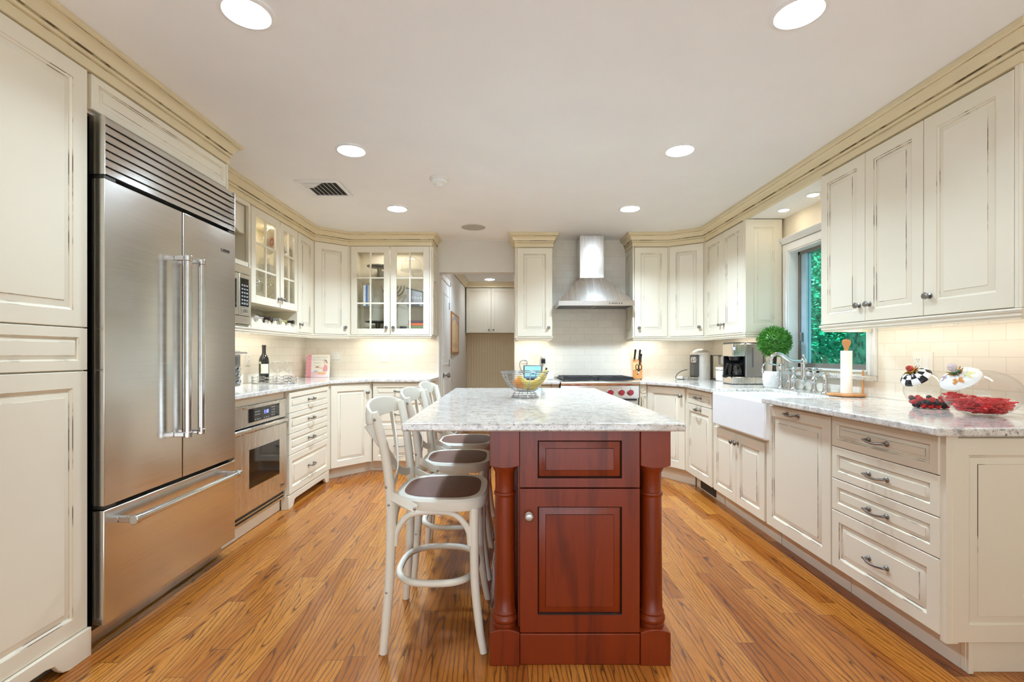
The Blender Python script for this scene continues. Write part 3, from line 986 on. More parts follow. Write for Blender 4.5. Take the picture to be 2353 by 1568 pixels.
# ---- left wall cabinets
DL = 0.312
c = Cab('microwave_cabinet', 'cream open wall cabinet with scalloped valance holding the microwave', 'cabinet', (LXU, 2.812), (LXU, 3.522), 1.376)
c.shell(1.376, 2.293, DL)
c.part('face_frame', c.mb().box(0, 0, 1.376, 0.03, 0.021, 2.29).box(c.w - 0.028, 0, 1.376, c.w, 0.021, 2.29).box(0.03, 0, 2.262, c.w - 0.028, 0.021, 2.29), CREAM, bevel=0.002)
vz = 2.262
val = [(0.03, vz), (0.03, 2.06), (0.09, 2.06), (0.15, 2.085), (0.22, 2.15), (0.30, 2.17), (c.w - 0.30, 2.17), (c.w - 0.22, 2.15), (c.w - 0.15, 2.085), (c.w - 0.09, 2.06), (c.w - 0.028, 2.06), (c.w - 0.028, vz)]
c.part('valance', c.mb().prism_xz(val, 0.03, 0.048), CREAM)
c.part('shelf', c.mb().box(0.018, 0.0, 1.815, c.w - 0.018, DL - 0.008, 1.85), CREAM, bevel=0.003)
t = thing('microwave_oven', 'built-in steel microwave with black keypad above the toaster oven', 'microwave', (LXU - 0.004, 2.812, 1.396), PI / 2)
obj('trim_kit', MB().box(0.02, -0.012, 0.0, 0.70, 0.0, 0.055).box(0.02, -0.012, 0.36, 0.70, 0.0, 0.416).box(0.02, -0.012, 0.055, 0.055, 0.0, 0.36).box(0.675, -0.012, 0.055, 0.70, 0.0, 0.36), STEEL, t, bevel=0.002)
obj('body', MB().box(0.055, 0.0, 0.055, 0.675, 0.28, 0.36), BLACK, t)
obj('door', MB().box(0.06, -0.018, 0.06, 0.53, 0.0, 0.355), STEEL, t, bevel=0.003)
obj('window', MB().box(0.11, -0.020, 0.11, 0.50, -0.017, 0.31), BLACKG, t)
obj('control_panel', MB().box(0.535, -0.018, 0.06, 0.670, 0.0, 0.355), STEEL, t, bevel=0.003)
obj('keypad', MB().box(0.553, -0.020, 0.125, 0.655, -0.017, 0.325), BLACKG, t)
mb = MB()
for i in range(3):
    for j in range(6):
        mb.box(0.562 + i * 0.031, -0.0207, 0.138 + j * 0.026, 0.582 + i * 0.031, -0.0199, 0.150 + j * 0.026)
obj('key_marks', mb, simple('grey_key_print', (150, 150, 150), 0.5), t)
obj('release_button', MB().box(0.57, -0.024, 0.075, 0.64, -0.017, 0.112), CHROME, t, bevel=0.003)

c = Cab('glass_wall_cabinet', 'cream wall cabinet with two glazed doors over a wine rack on the left wall', 'cabinet', (LXU, 3.525), (LXU, 4.322), 1.376)
c.shell(1.560, 2.293, DL)
kz = 1.636
c.glass_door(0.010, 1.565, 0.452, 2.288, (0.425, kz))
c.glass_door(0.464, 1.565, c.w - 0.008, 2.288, (0.492, kz))
c.part('shelf', c.mb().box(0.018, 0.05, 1.795, c.w - 0.018, DL - 0.008, 1.803), GLASS)
c.part('shelf', c.mb().box(0.018, 0.05, 2.035, c.w - 0.018, DL - 0.008, 2.043), GLASS)
c.part('cubby', c.mb().box(0, 0.021, 1.376, 0.018, DL, 1.56).box(c.w - 0.018, 0.0, 1.376, c.w, DL, 1.56).box(0.018, DL - 0.006, 1.394, c.w - 0.018, DL, 1.56).box(0.018, 0.021, 1.376, c.w - 0.018, DL, 1.394), CREAM)
poly = [(0.0, 1.376)]
poly = [(0.018, 1.378), (c.w - 0.018, 1.378), (c.w - 0.018, 1.425)]
nsc = 6
pw = (c.w - 0.036) / nsc
for i in range(nsc):
    xa = c.w - 0.018 - i * pw
    poly += [(xa - 0.016, 1.452), (xa - 0.026, 1.452)] + [(xa - pw / 2 - 0.04 * math.cos(a), 1.452 - 0.032 * math.sin(a)) for a in [PI - PI * k / 6 for k in range(1, 6)]] + [(xa - pw + 0.018, 1.452)]
poly.append((0.018, 1.425))
c.part('wine_rack', c.mb().prism_xz(poly, 0.004, 0.02), CREAM)
c.part('wine_rack_rear', c.mb().prism_xz(poly, 0.20, 0.216), CREAM)

c = Cab('narrow_wall_cabinet', 'narrow cream wall cabinet with one tall door right of the wine rack', 'cabinet', (LXU, 4.325), (LXU, 4.660), 1.376)
c.body(1.376, 2.293, DL)
c.door(0.004, 1.380, c.w - 0.006, 2.288, knob=(0.032, 1.452), fw=0.06)
c = Cab('corner_wall_cabinet', 'cream diagonal wall cabinet in the back left corner above the cookbook', 'cabinet', (LXU, 4.668), (-1.622, 4.897), 1.376)
c.body(1.376, 2.293, 0.20)
filler(c, 1.376, 2.293, -0.022, 0.012); filler(c, 1.376, 2.293, c.w - 0.012, c.w + 0.022)
c.door(0.010, 1.380, c.w - 0.012, 2.288, knob=(c.w - 0.045, 1.452), fw=0.066)

c = Cab('glass_back_cabinet', 'cream lit cabinet with two glazed doors on the back wall showing cake stands and books', 'cabinet', (-1.615, 4.90), (-0.775, 4.90), 1.376)
c.shell(1.376, 2.293, 0.305)
c.glass_door(0.010, 1.380, 0.410, 2.288, (0.377, 1.452))
c.glass_door(0.416, 1.380, 0.816, 2.288, (0.449, 1.452))
c.part('face_frame', c.mb().box(0.818, 0, 1.376, c.w, 0.021, 2.29), CREAM)
for z in (1.672, 1.972):
    c.part('shelf', c.mb().box(0.018, 0.03, z, c.w - 0.018, 0.297, z + 0.008), GLASS)
M = MX.Translation((c.w + 0.001, 0.02, 0)) @ MX.Rotation(PI / 2, 4, 'Z')
mb = c.mb(); mb.M = mb.M @ M
for x0, x1 in ((0.0, 0.05), (0.24, 0.28)):
    mb.box(x0, -0.012, 1.38, x1, 0.0, 2.288)
for z0, z1 in ((1.38, 1.445), (2.225, 2.288)):
    mb.box(0.05, -0.012, z0, 0.24, 0.0, z1)
mb.box(0.138, -0.010, 1.445, 0.152, 0.0, 2.225)
for z in (1.70, 1.96):
    mb.box(0.05, -0.010, z - 0.007, 0.24, 0.0, z + 0.007)
c.part('side_panel', mb, CREAM)
# right of the passage: single cabinet
c = Cab('single_wall_cabinet', 'single-door cream wall cabinet left of the steel range hood', 'cabinet', (0.085, 4.90), (0.468, 4.90), 1.358)
c.body(1.358, 2.285, 0.305)
c.door(0.022, 1.362, c.w - 0.006, 2.272, knob=(c.w - 0.042, 1.450), fw=0.062)
# right corner group
c = Cab('hood_side_cabinet', 'cream wall cabinet with one door right of the steel range hood', 'cabinet', (1.293, 4.90), (1.655, 4.90), 1.356)
c.body(1.356, 2.288, 0.305, 0.012)
c.door(0.020, 1.360, c.w - 0.004, 2.278, knob=(0.062, 1.448), fw=0.062)
M = MX.Translation((0, 0.304, 0)) @ MX.Rotation(-PI / 2, 4, 'Z')
c.panel(0.0, 1.358, 0.302, 2.286, 'side_panel', 0.055, 0.012, M=M)
c = Cab('corner_wall_cabinet', 'cream diagonal wall cabinet in the back right corner above the espresso machine', 'cabinet', (1.660, 4.897), (RXU, 4.700), 1.356)
c.body(1.356, 2.288, 0.20)
filler(c, 1.356, 2.288, -0.022, 0.012); filler(c, 1.356, 2.288, c.w - 0.012, c.w + 0.022)
c.door(0.010, 1.360, c.w - 0.012, 2.278, knob=(c.w - 0.048, 1.448), fw=0.062)
c = Cab('double_wall_cabinet', 'cream two-door wall cabinet above the coffee maker with a panelled end by the window', 'cabinet', (RXU, 4.695), (RXU, 3.90), 1.356)
c.body(1.356, 2.288, 0.305, 0, c.w - 0.012)
c.door(0.008, 1.360, 0.378, 2.278, knob=(0.347, 1.448), fw=0.06)
c.door(0.383, 1.360, c.w - 0.040, 2.278, knob=(0.415, 1.448), fw=0.06)
c.part('face_frame', c.mb().box(c.w - 0.037, 0.0, 1.358, c.w - 0.0125, 0.021, 2.286), CREAM)
M = MX.Translation((c.w, 0.0, 0)) @ MX.Rotation(PI / 2, 4, 'Z')
c.panel(0.002, 1.358, 0.303, 2.286, 'side_panel', 0.066, 0.012, M=M)
c = Cab('large_wall_cabinet', 'large cream three-door wall cabinet nearest the camera over the candy jars', 'cabinet', (RXU, 2.962), (RXU, 1.806), 1.356)
c.body(1.356, 2.288, 0.31, 0, c.w - 0.012)
c.door(0.002, 1.360, 0.364, 2.278, knob=(0.326, 1.448), fw=0.06)
c.door(0.367, 1.360, 0.727, 2.278, knob=(0.400, 1.448), fw=0.06)
c.door(0.731, 1.360, c.w - 0.028, 2.278, knob=(0.765, 1.448), fw=0.066)
c.part('face_frame', c.mb().box(c.w - 0.026, 0.002, 1.358, c.w - 0.0125, 0.021, 2.286), CREAM)
M = MX.Translation((c.w, 0.0, 0)) @ MX.Rotation(PI / 2, 4, 'Z')
c.panel(0.002, 1.358, 0.308, 2.286, 'side_panel', 0.06, 0.012, M=M)
# passage cabinet
c = Cab('passage_cabinet', 'cream two-door wall cabinet at the end of the passage above beadboard', 'cabinet', (-0.670, 7.80), (0.42, 7.80), 1.525)
c.body(1.525, 2.27, 0.30)
for x0, x1, k in ((0.004, 0.408, 0.375), (0.414, 0.82, 0.447), (0.826, 1.085, 0.85)):
    mb = c.mb().rings(x0, 1.53, x1, 2.262, [(0, 0.02, 0), (0, 0.002, 0), (0.002, 0, 0), (0.055, 0, 0), (0.057, 0.006, 0), (0.06, 0.006, 0)])
    d = c.part('door', mb, CREAM)
    c.knob(k, 1.575, d)

# ---- left base run
LB = -1.65
c = Cab('oven_cabinet', 'cream base cabinet that frames the wall oven under the left worktop', 'cabinet', (-1.672, 2.82), (-1.672, 3.604), 0)
c.part('body', c.mb().box(0, 0.06, 0.10, c.w, 0.53, 0.899), CREAM)
c.part('face_frame', c.mb().box(0, 0.0, 0.848, c.w - 0.035, 0.02, 0.899).box(c.w - 0.008, 0.004, 0.10, c.w, 0.06, 0.899), CREAM)
c.part('base_board', c.mb().box(-0.01, 0.045, 0, c.w, 0.065, 0.095).box(-0.01, 0.025, 0.085, c.w, 0.065, 0.102), CREAM, bevel=0.003)
t = thing('wall_oven', 'stainless steel wall oven with black window and blue digital clock', 'oven', (-1.665, 2.835, 0.104), PI / 2)
OW = 0.762
obj('body', MB().box(0.01, 0.021, 0.0, OW - 0.01, 0.065, 0.742), BLACK, t)
p = MB().box(0, 0, 0.607, OW, 0.022, 0.742)
cp = obj('control_panel', p, STEELV, t, bevel=0.002)
lip = [(0.13, 0.742), (0.16, 0.735), (0.19, 0.722), (0.20, 0.7215), (0.63, 0.7215), (0.66, 0.726), (0.70, 0.738), (0.722, 0.742)]
obj('panel_crest', MB().prism_xz(lip, -0.010, 0.0), STEELV, cp, bevel=0.002)
dp = obj('display', MB().box(0.235, -0.003, 0.630, 0.645, 0.001, 0.718), BLACKG, cp)
text('clock_digits', '1:10', 0.036, dp, (0.455, -0.0035, 0.680), (PI / 2, 0, 0), emit('blue_digits', (50, 70, 255), 4.0))
mb = MB()
for gx, gz, nx, nz_ in ((0.31, 0.672, 4, 2), (0.53, 0.645, 3, 4)):
    for i in range(nx):
        for j in range(nz_):
            mb.box(gx + i * 0.018, -0.0036, gz + j * 0.018, gx + i * 0.018 + 0.008, -0.0028, gz + j * 0.018 + 0.005)
for i in range(3):
    mb.box(0.31 + i * 0.028, -0.0036, 0.640, 0.322 + i * 0.028, -0.0028, 0.645).box(0.425 + i * 0.028, -0.0036, 0.640, 0.437 + i * 0.028, -0.0028, 0.644)
obj('key_marks', mb, simple('pale_key_print', (190, 190, 186), 0.5), dp)
dd = obj('door', MB().box(0, -0.004, 0.066, OW, 0.022, 0.566), STEELV, t, bevel=0.003)
obj('window', MB().box(0.235, -0.006, 0.205, 0.64, -0.003, 0.455), BLACKG, dd)
obj('window_rim', MB().box(0.230, -0.0052, 0.200, 0.235, -0.003, 0.46).box(0.64, -0.0052, 0.2, 0.645, -0.003, 0.46).box(0.235, -0.0052, 0.2, 0.64, -0.003, 0.205).box(0.235, -0.0052, 0.455, 0.64, -0.003, 0.46), CHROME, dd)
obj('handle', MB().prism_xz([(0.0, 0.572), (OW, 0.572), (OW, 0.60), (0.0, 0.60)], -0.026, 0.010), STEELV, dd, bevel=0.008)
lg = obj('badge', MB().box(0.648, -0.0055, 0.098, 0.728, -0.0035, 0.100), PEWTER, dd)
text('badge_text', 'Dacor', 0.026, lg, (0.688, -0.006, 0.112), (PI / 2, 0, 0), BLACK)
obj('vent', MB().box(0, 0.012, 0.0, OW, 0.03, 0.008).box(0, 0.012, 0.05, OW, 0.03, 0.058).box(0, 0.008, 0.026, OW, 0.03, 0.034), STEEL, t)

c = Cab('drawer_base_cabinet', 'cream four-drawer base cabinet on scrolled feet right of the wall oven', 'cabinet', (LB, 3.606), (LB, 4.423), 0)
c.body(0.10, 0.899, 0.55)
c.stack(0.006, c.w - 0.010, [0.884, 0.726, 0.566, 0.406, 0.106])
c.part('base_board', bracket_foot(c, 0, c.w, 0.103, 0.002, 0.10, 0.055), CREAM, bevel=0.003)
c.part('base_return', c.mb().box(0, 0.02, 0, 0.02, 0.06, 0.103), CREAM)
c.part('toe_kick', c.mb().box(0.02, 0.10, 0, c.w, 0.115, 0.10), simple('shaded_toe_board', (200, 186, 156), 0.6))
c = Cab('corner_base_cabinet', 'cream diagonal base cabinet in the back left corner with one door', 'cabinet', (LB, 4.447), (-1.362, 4.764), 0)
c.body(0.10, 0.899, 0.30)
filler(c, 0.1, 0.899, -0.022, 0.012); filler(c, 0.1, 0.899, c.w - 0.012, c.w + 0.022)
c.door(0.008, 0.106, c.w - 0.01, 0.884, knob=(c.w - 0.042, 0.80), fw=0.06)
c.toe(0.10, 0.07, -0.03, c.w + 0.04)
c = Cab('drawer_base_cabinet', 'cream three-drawer base cabinet behind the bar stools by the passage', 'cabinet', (-1.350, 4.766), (-0.785, 4.766), 0)
c.body(0.10, 0.899, 0.44)
c.stack(0.010, c.w - 0.012, [0.884, 0.738, 0.42, 0.106])
c.toe(0.10, 0.08, -0.04, c.w)
# ---- right base run
RB = 1.602
c = Cab('corner_base_cabinet', 'cream diagonal base cabinet in the back right corner beside the range', 'cabinet', (1.362, 4.632), (1.603, 4.282), 0)
c.body(0.13, 0.882, 0.30)
filler(c, 0.13, 0.882, -0.022, 0.012); filler(c, 0.13, 0.882, c.w - 0.012, c.w + 0.022)
c.door(0.004, 0.134, c.w - 0.008, 0.872, knob=(c.w - 0.045, 0.80), fw=0.062)
c.toe(0.13, 0.075, -0.04, c.w + 0.05)
c = Cab('range_pilaster', 'cream fluted pilaster with carved rosette right of the range', 'pilaster', (1.287, 4.632), (1.358, 4.632), 0)
c.body(0.0, 0.882, 0.5)
c.part('front', c.mb().box(0.002, 0.0, 0.0, c.w - 0.002, 0.021, 0.880), CREAM, bevel=0.002)
c.part('rosette', c.mb().lathe([(0, 0.004), (0.006, 0.009), (0.012, 0.004), (0.02, 0.003), (0.024, 0.008), (0.03, 0.001), (0.03, 0)], (c.w / 2, 0, 0.83), 'Y', 24), CREAM)
mb = c.mb()
for i in range(3):
    x = c.w / 2 + (i - 1) * 0.018
    mb.tube([(x, -0.001, 0.2), (x, -0.001, 0.775)], 0.005, 8)
c.part('flutes', mb, [GLAZE])
c = Cab('narrow_base_cabinet', 'narrow cream base cabinet with a drawer over a pull-out door left of the sink', 'cabinet', (RB, 4.274), (RB, 3.722), 0)
c.body(0.13, 0.882, 0.62)
c.door(0.030, 0.750, c.w - 0.010, 0.872, pull=(c.w / 2 + 0.01, 0.812), fw=0.034, name='drawer')
c.door(0.030, 0.134, c.w - 0.010, 0.746, pull=(c.w / 2 + 0.01, 0.712), fw=0.06)
c.toe(0.13, 0.10)
c.part('vent_grille', c.mb().box(0.10, 0.094, 0.012, 0.40, 0.10, 0.115), simple('dark_toe_grille', (52, 44, 36), 0.6, bump=0.3, scale=40))
c = Cab('sink_base_cabinet', 'cream two-door base cabinet under the white farmhouse sink', 'cabinet', (RB, 3.712), (RB, 2.958), 0)
c.body(0.13, 0.640, 0.62)
c.door(0.016, 0.134, c.w / 2 - 0.002, 0.622, knob=(c.w / 2 - 0.03, 0.56), fw=0.056)
c.door(c.w / 2 + 0.002, 0.134, c.w - 0.012, 0.622, knob=(c.w / 2 + 0.03, 0.56), fw=0.056)
c.toe(0.13, 0.10)
c = Cab('dishwasher', 'panelled dishwasher door with one pull right of the farmhouse sink', 'dishwasher', (RB, 2.950), (RB, 2.358), 0)
c.body(0.13, 0.882, 0.60, 0.045)
c.part('side_stile', c.mb().box(0.0, 0.021, 0.13, 0.045, 0.05, 0.64), CREAM)
c.door(0.006, 0.134, c.w - 0.004, 0.868, pull=(c.w * 0.47, 0.838), fw=0.062)
c.toe(0.13, 0.10)
c = Cab('drawer_base_cabinet', 'cream four-drawer base cabinet nearest the camera under the candy jars', 'cabinet', (RB, 2.354), (RB, 1.757), 0)
c.body(0.13, 0.882, 0.65, 0.0, c.w - 0.004)
c.stack(0.003, c.w - 0.012, [0.873, 0.727, 0.571, 0.417, 0.134])
c.toe(0.13, 0.10)
M = MX.Translation((c.w - 0.001, 0.0, 0)) @ MX.Rotation(PI / 2, 4, 'Z')
c.part('face_frame', c.mb().box(c.w - 0.012, 0.006, 0.118, c.w + 0.012, 0.05, 0.882), CREAM)
pm = M @ MX.Translation((0, -0.014, 0))
c.panel(0.026, 0.122, 0.66, 0.872, 'end_panel', 0.062, 0.014, M=pm)
c.part('end_board', c.mb().box(c.w - 0.030, 0.098, 0.0, c.w - 0.010, 0.66, 0.118), CREAM, bevel=0.002)
c = Cab('small_base_cabinet', 'small cream base cabinet with fluted post left of the range', 'cabinet', (0.088, 4.66), (0.515, 4.66), 0)
c.body(0.10, 0.882, 0.54)
c.door(0.012, 0.134, c.w - 0.085, 0.872, knob=(c.w - 0.12, 0.80))
c.part('pilaster', c.mb().box(c.w - 0.076, 0.0, 0.0, c.w - 0.003, 0.021, 0.88), CREAM, bevel=0.002)
c.part('rosette', c.mb().lathe([(0, 0.004), (0.006, 0.009), (0.012, 0.004), (0.02, 0.003), (0.024, 0.008), (0.03, 0.001), (0.03, 0)], (c.w - 0.04, 0, 0.83), 'Y', 24), CREAM)

# ---- worktops
wt = obj('granite_worktop', MB().prism([(-1.640, 2.815), (-1.640, 4.44), (-1.352, 4.745), (-0.765, 4.745), (-0.745, 5.206), (-2.206, 5.206), (-2.206, 2.815)], HL - 0.031, HL), GRANITE, bevel=0.006, seg=3)
tag(wt, 'speckled granite worktop running along the left wall and back corner', 'worktop')
wt = obj('granite_worktop', MB().prism([(1.285, 4.605), (1.345, 4.605), (1.578, 4.26), (1.56, 3.660), (2.04, 3.660), (2.04, 2.902), (1.548, 2.902), (1.545, 1.712), (2.256, 1.712), (2.256, 5.206), (1.285, 5.206)], HR - 0.031, HR), GRANITE, bevel=0.006, seg=3)
tag(wt, 'speckled granite worktop around the sink on the right wall', 'worktop')
wt = obj('granite_worktop', MB().box(0.092, 4.625, HR - 0.031, 0.516, 5.206, HR), GRANITE, bevel=0.006, seg=3)
tag(wt, 'small granite worktop left of the range under the smart display', 'worktop')
# ------------------------------------------------------------------ island
t = thing('kitchen_island', 'dark cherry wood kitchen island base with turned corner columns', 'kitchen island', (0.277, 1.802, 0))
HT = HM - 0.031
obj('body', MB().box(-0.235, 0.045, 0.10, 0.235, 1.74, HT).box(-0.29, 0.12, 0.10, 0.29, 1.68, HT), CHERRY, t)
obj('plinth', MB().box(-0.2285, 0.006, 0.0, 0.2285, 0.05, 0.117).box(-0.29, 0.12, 0, 0.29, 1.68, 0.1), CHERRY, t, bevel=0.003)


def wpanel(x0, z0, x1, z1, fx, fz0, fz1, y):
    """wood frame-and-panel front"""
    m = MB()
    m.box(x0, y, z0, x0 + fx, y + 0.02, z1).box(x1 - fx, y, z0, x1, y + 0.02, z1)
    m.box(x0 + fx, y, z0, x1 - fx, y + 0.02, z0 + fz0).box(x0 + fx, y, z1 - fz1, x1 - fx, y + 0.02, z1)
    m.rings(x0 + fx, z0 + fz0, x1 - fx, z1 - fz1, [(0, y + 0.02, 0), (0, y + 0.0005, 0), (0.004, y + 0.005, 1), (0.006, y + 0.010, 1), (0.030, y + 0.003, 0), (0.0315, y + 0.001, 1), (0.033, y + 0.001, 0)])
    return m


dd = obj('drawer', wpanel(-0.2275, 0.673, 0.2275, HT - 0.004, 0.067, 0.034, 0.036, 0.010), [CHERRY, CHERRYD], t)
dd = obj('door', wpanel(-0.2275, 0.121, 0.2275, 0.667, 0.067, 0.066, 0.068, 0.010), [CHERRY, CHERRYD], t)
obj('knob', MB().lathe([(0, 0), (0.014, 0), (0.014, 0.004), (0.007, 0.008), (0.007, 0.014), (0.0155, 0.020), (0.017, 0.027), (0.012, 0.032), (0, 0.034)], (-0.194, 0.010, 0.567), 'Y', 20), m_steel('satin_nickel', (196, 192, 184), 0.35, (60, 60, 60), 0), dd)


def column(cx, cy):
    k = obj('column', MB().lathe([(0.03, 0.755), (0.047, 0.748), (0.047, 0.741), (0.044, 0.735), (0.0375, 0.722), (0.0365, 0.66), (0.0365, 0.648), (0.041, 0.646), (0.043, 0.640), (0.041, 0.634), (0.038, 0.631),
                                  (0.0385, 0.45), (0.0405, 0.25), (0.0415, 0.196), (0.044, 0.192), (0.047, 0.186), (0.046, 0.181), (0.044, 0.178), (0.0455, 0.175), (0.0505, 0.166), (0.0515, 0.158), (0.048, 0.150), (0.044, 0.147), (0.047, 0.144), (0.047, 0.130), (0.02, 0.125)], (cx, cy, 0), 'Z', 32), CHERRY, t)
    h = 0.0565
    for top in (0, 1):
        b = MB()
        # square block whose inner end bulges in a shallow arc
        n = 8
        pts = []
        for i in range(n + 1):
            u = -1 + 2 * i / n
            pts.append((cx + h * u, (0.757 - 0.010 * (1 - u * u)) if top else (0.124 + 0.012 * (1 - u * u))))
        far = [(cx + h, HT), (cx - h, HT)] if top else [(cx + h, 0.0), (cx - h, 0.0)]
        b.prism_xz(pts + far, cy - h, cy + h)
        obj('block', b, CHERRY, k, bevel=0.002)


for cx in (-0.286, 0.286):
    for cy in (0.0565, 1.72):
        column(cx, cy)
wt = obj('granite_worktop', MB().box(-0.394, 1.772, HM - 0.031, 0.668, 3.628, HM), GRANITE, bevel=0.007, seg=3)
tag(wt, 'speckled granite worktop of the central island', 'worktop')

# ------------------------------------------------------------------ bar stools
st = thing('bar_stool', 'antique white cross-back bar stool nearest the camera at the island', 'bar stool', (-0.288, 2.09, 0), 0, 'bar stools along the island')
sh = []
for i in range(40):
    a = 2 * PI * i / 40
    ca, sa = math.cos(a), math.sin(a)
    sx = abs(ca) ** 0.62 * (1 if ca > 0 else -1)
    sy = abs(sa) ** 0.62 * (1 if sa > 0 else -1)
    sh.append((0.012 + 0.196 * sx, (0.205 + 0.018 * sx) * sy))
ins = [(0.012 + (x - 0.012) * 0.80, y * 0.80) for x, y in sh]
mb = MB()
n = 40
vs = [(x * 0.985, y * 0.985, 0.556) for x, y in sh] + [(x, y, 0.568) for x, y in sh] + [(x, y, 0.592) for x, y in sh] + [(0.012 + (x - 0.012) * 0.96, y * 0.96, 0.602) for x, y in sh] + [(x, y, 0.601) for x, y in ins] + [(x, y, 0.560) for x, y in ins]
mb.add(vs, [(k * n + i, k * n + (i + 1) % n, (k + 1) % 6 * n + (i + 1) % n, (k + 1) % 6 * n + i) for k in range(6) for i in range(n)])
seat = obj('seat', mb, STOOLW, st)
mb = MB()
vs = [(0, 0, 0)]
rings_ = [1.03, 0.9, 0.7, 0.4, 0.0]
vs = []
for k, q in enumerate(rings_):
    for x, y in ins:
        vs.append((0.012 + (x - 0.012) * q, y * q, 0.602 + 0.007 * (1 - min(1, q * q))))
mb.add(vs, [(k * n + i, k * n + (i + 1) % n, (k + 1) * n + (i + 1) % n, (k + 1) * n + i) for k in range(4) for i in range(n)])
obj('cane_panel', mb, CANE, st)
for s in (-1, 1):
    p = spline([(-0.200, 0.212 * s, 0), (-0.190, 0.204 * s, 0.12), (-0.178, 0.196 * s, 0.30), (-0.173, 0.194 * s, 0.50), (-0.176, 0.196 * s, 0.64), (-0.192, 0.205 * s, 0.78), (-0.214, 0.222 * s, 0.885), (-0.232, 0.232 * s, 0.952)], 5)
    obj('rear_leg', MB().tube(p, [0.0165 + 0.0035 * math.sin(PI * i / (len(p) - 1)) for i in range(len(p))], 14), STOOLW, st)
    p = spline([(0.196, 0.208 * s, 0), (0.178, 0.198 * s, 0.10), (0.160, 0.186 * s, 0.27), (0.156, 0.178 * s, 0.45), (0.155, 0.172 * s, 0.562)], 5)
    obj('front_leg', MB().tube(p, [0.015 + 0.005 * i / (len(p) - 1) for i in range(len(p))], 14), STOOLW, st)
    # bent brace under the seat side, between the legs
    p = spline([(-0.158, 0.192 * s, 0.418), (-0.150, 0.190 * s, 0.475), (-0.105, 0.186 * s, 0.535), (-0.02, 0.183 * s, 0.549), (0.075, 0.180 * s, 0.538), (0.130, 0.180 * s, 0.48), (0.141, 0.181 * s, 0.415)], 5)
    obj('side_brace', MB().tube(p, 0.0125, 12), STOOLW, st)
    # cross strap from the top rail down to the other side of the seat
    p = spline([(-0.268, 0.200 * s, 0.905), (-0.240, 0.14 * s, 0.83), (-0.206, 0.055 * s, 0.735), (-0.190 + 0.004 * s, -0.03 * s, 0.668), (-0.183, -0.13 * s, 0.632), (-0.168, -0.207 * s, 0.622), (-0.125, -0.216 * s, 0.600), (-0.068, -0.222 * s, 0.572)], 5)
    ups = MB()
    ups.tube(p, 0, up=(0, 0.25 * s, 1), flat=(0.0165, 0.0035))
    obj('cross_strap', ups, STOOLW, st, bevel=0.002)
    b = MB()
    for c_ in ((-0.074, -0.2265 * s, 0.574),):
        b.ball(c_, 0.006, 10, 6, sq=(1, 0.6, 1))
    for x, z in ((-0.186, 0.655), (-0.176, 0.585), (-0.184, 0.24), (-0.222, 0.925)):
        b.ball((x - 0.002, (0.214 if z < 0.9 else 0.247) * s, z), 0.0055, 10, 6, sq=(1, 0.8, 1))
    obj('bolts', b, m_steel('dull_bolt', (170, 166, 156), 0.4, (30, 30, 30), 0) if s < 0 else bpy.data.materials['dull_bolt'], st)
for x, sgn in ((-0.172, -1), (0.158, 1)):
    p = spline([(x, -0.165, 0.418), (x, -0.155, 0.48), (x, -0.10, 0.535), (x, 0, 0.549), (x, 0.10, 0.535), (x, 0.155, 0.48), (x, 0.165, 0.418)], 5)
    obj('end_brace', MB().tube(p, 0.0125, 12), STOOLW, st)
ring = []
for i in range(44):
    a = 2 * PI * i / 44
    ca, sa = math.cos(a), math.sin(a)
    ring.append((-0.008 + 0.164 * abs(ca) ** 0.75 * (1 if ca > 0 else -1), 0.186 * abs(sa) ** 0.75 * (1 if sa > 0 else -1), 0.262))
obj('foot_ring', MB().tube(ring, 0.014, 12, closed=True), STOOLW, st)
# bent top rail: an upright curved board behind the posts
AM = 1.36
p = [(-0.215 - 0.075 * math.cos(a), 0.262 * math.sin(a), 0.928 + 0.018 * math.cos(a)) for a in [-AM + 2 * AM * i / 24 for i in range(25)]]
mb = MB()
vs = []
for i, q in enumerate(p):
    a = -AM + 2 * AM * i / 24
    k = math.cos(a)
    hh = 0.010 + 0.033 * k ** 0.6
    nx, ny = -math.cos(a), math.sin(a)
    for dx, dz in ((0.010, -1), (0.012, 0.0), (0.006, 1.0), (-0.006, 1.0), (-0.012, 0.0), (-0.010, -1)):
        vs.append((q[0] + nx * -dx, q[1] + ny * -dx, q[2] + dz * hh))
mb.add(vs, [(i * 6 + k, i * 6 + (k + 1) % 6, (i + 1) * 6 + (k + 1) % 6, (i + 1) * 6 + k) for i in range(24) for k in range(6)] + [(5, 4, 3, 2, 1, 0), tuple(24 * 6 + k for k in range(6))])
obj('top_rail', mb, STOOLW, st, bevel=0.003)
dup(st, (-0.288, 2.70, 0), 'antique white cross-back bar stool in the middle of the three')
dup(st, (-0.290, 3.25, 0), 'antique white cross-back bar stool furthest from the camera, by the passage')

# ------------------------------------------------------------------ range and hood
t = thing('gas_range', 'stainless steel gas range with red control knobs on the back wall', 'range', (0.519, 4.60, 0))
RW = 0.760
obj('body', MB().box(0.0, 0.05, 0.12, RW, 0.60, 0.905), STEEL, t)
obj('oven_door', MB().box(0.01, 0.02, 0.16, RW - 0.01, 0.055, 0.72), STEEL, t, bevel=0.004)
obj('door_handle', MB().tube([(0.04, -0.03, 0.69), (RW - 0.04, -0.03, 0.69)], 0.013, 16).box(0.06, -0.03, 0.68, 0.08, 0.02, 0.70).box(RW - 0.08, -0.03, 0.68, RW - 0.06, 0.02, 0.70), CHROME, t)
cp = obj('control_panel', MB().box(0.0, 0.012, 0.755, RW, 0.06, 0.873), STEEL, t, bevel=0.002)
obj('vent_slot', MB().box(0.35, 0.015, 0.728, RW - 0.02, 0.05, 0.745), BLACK, t)
b = MB()
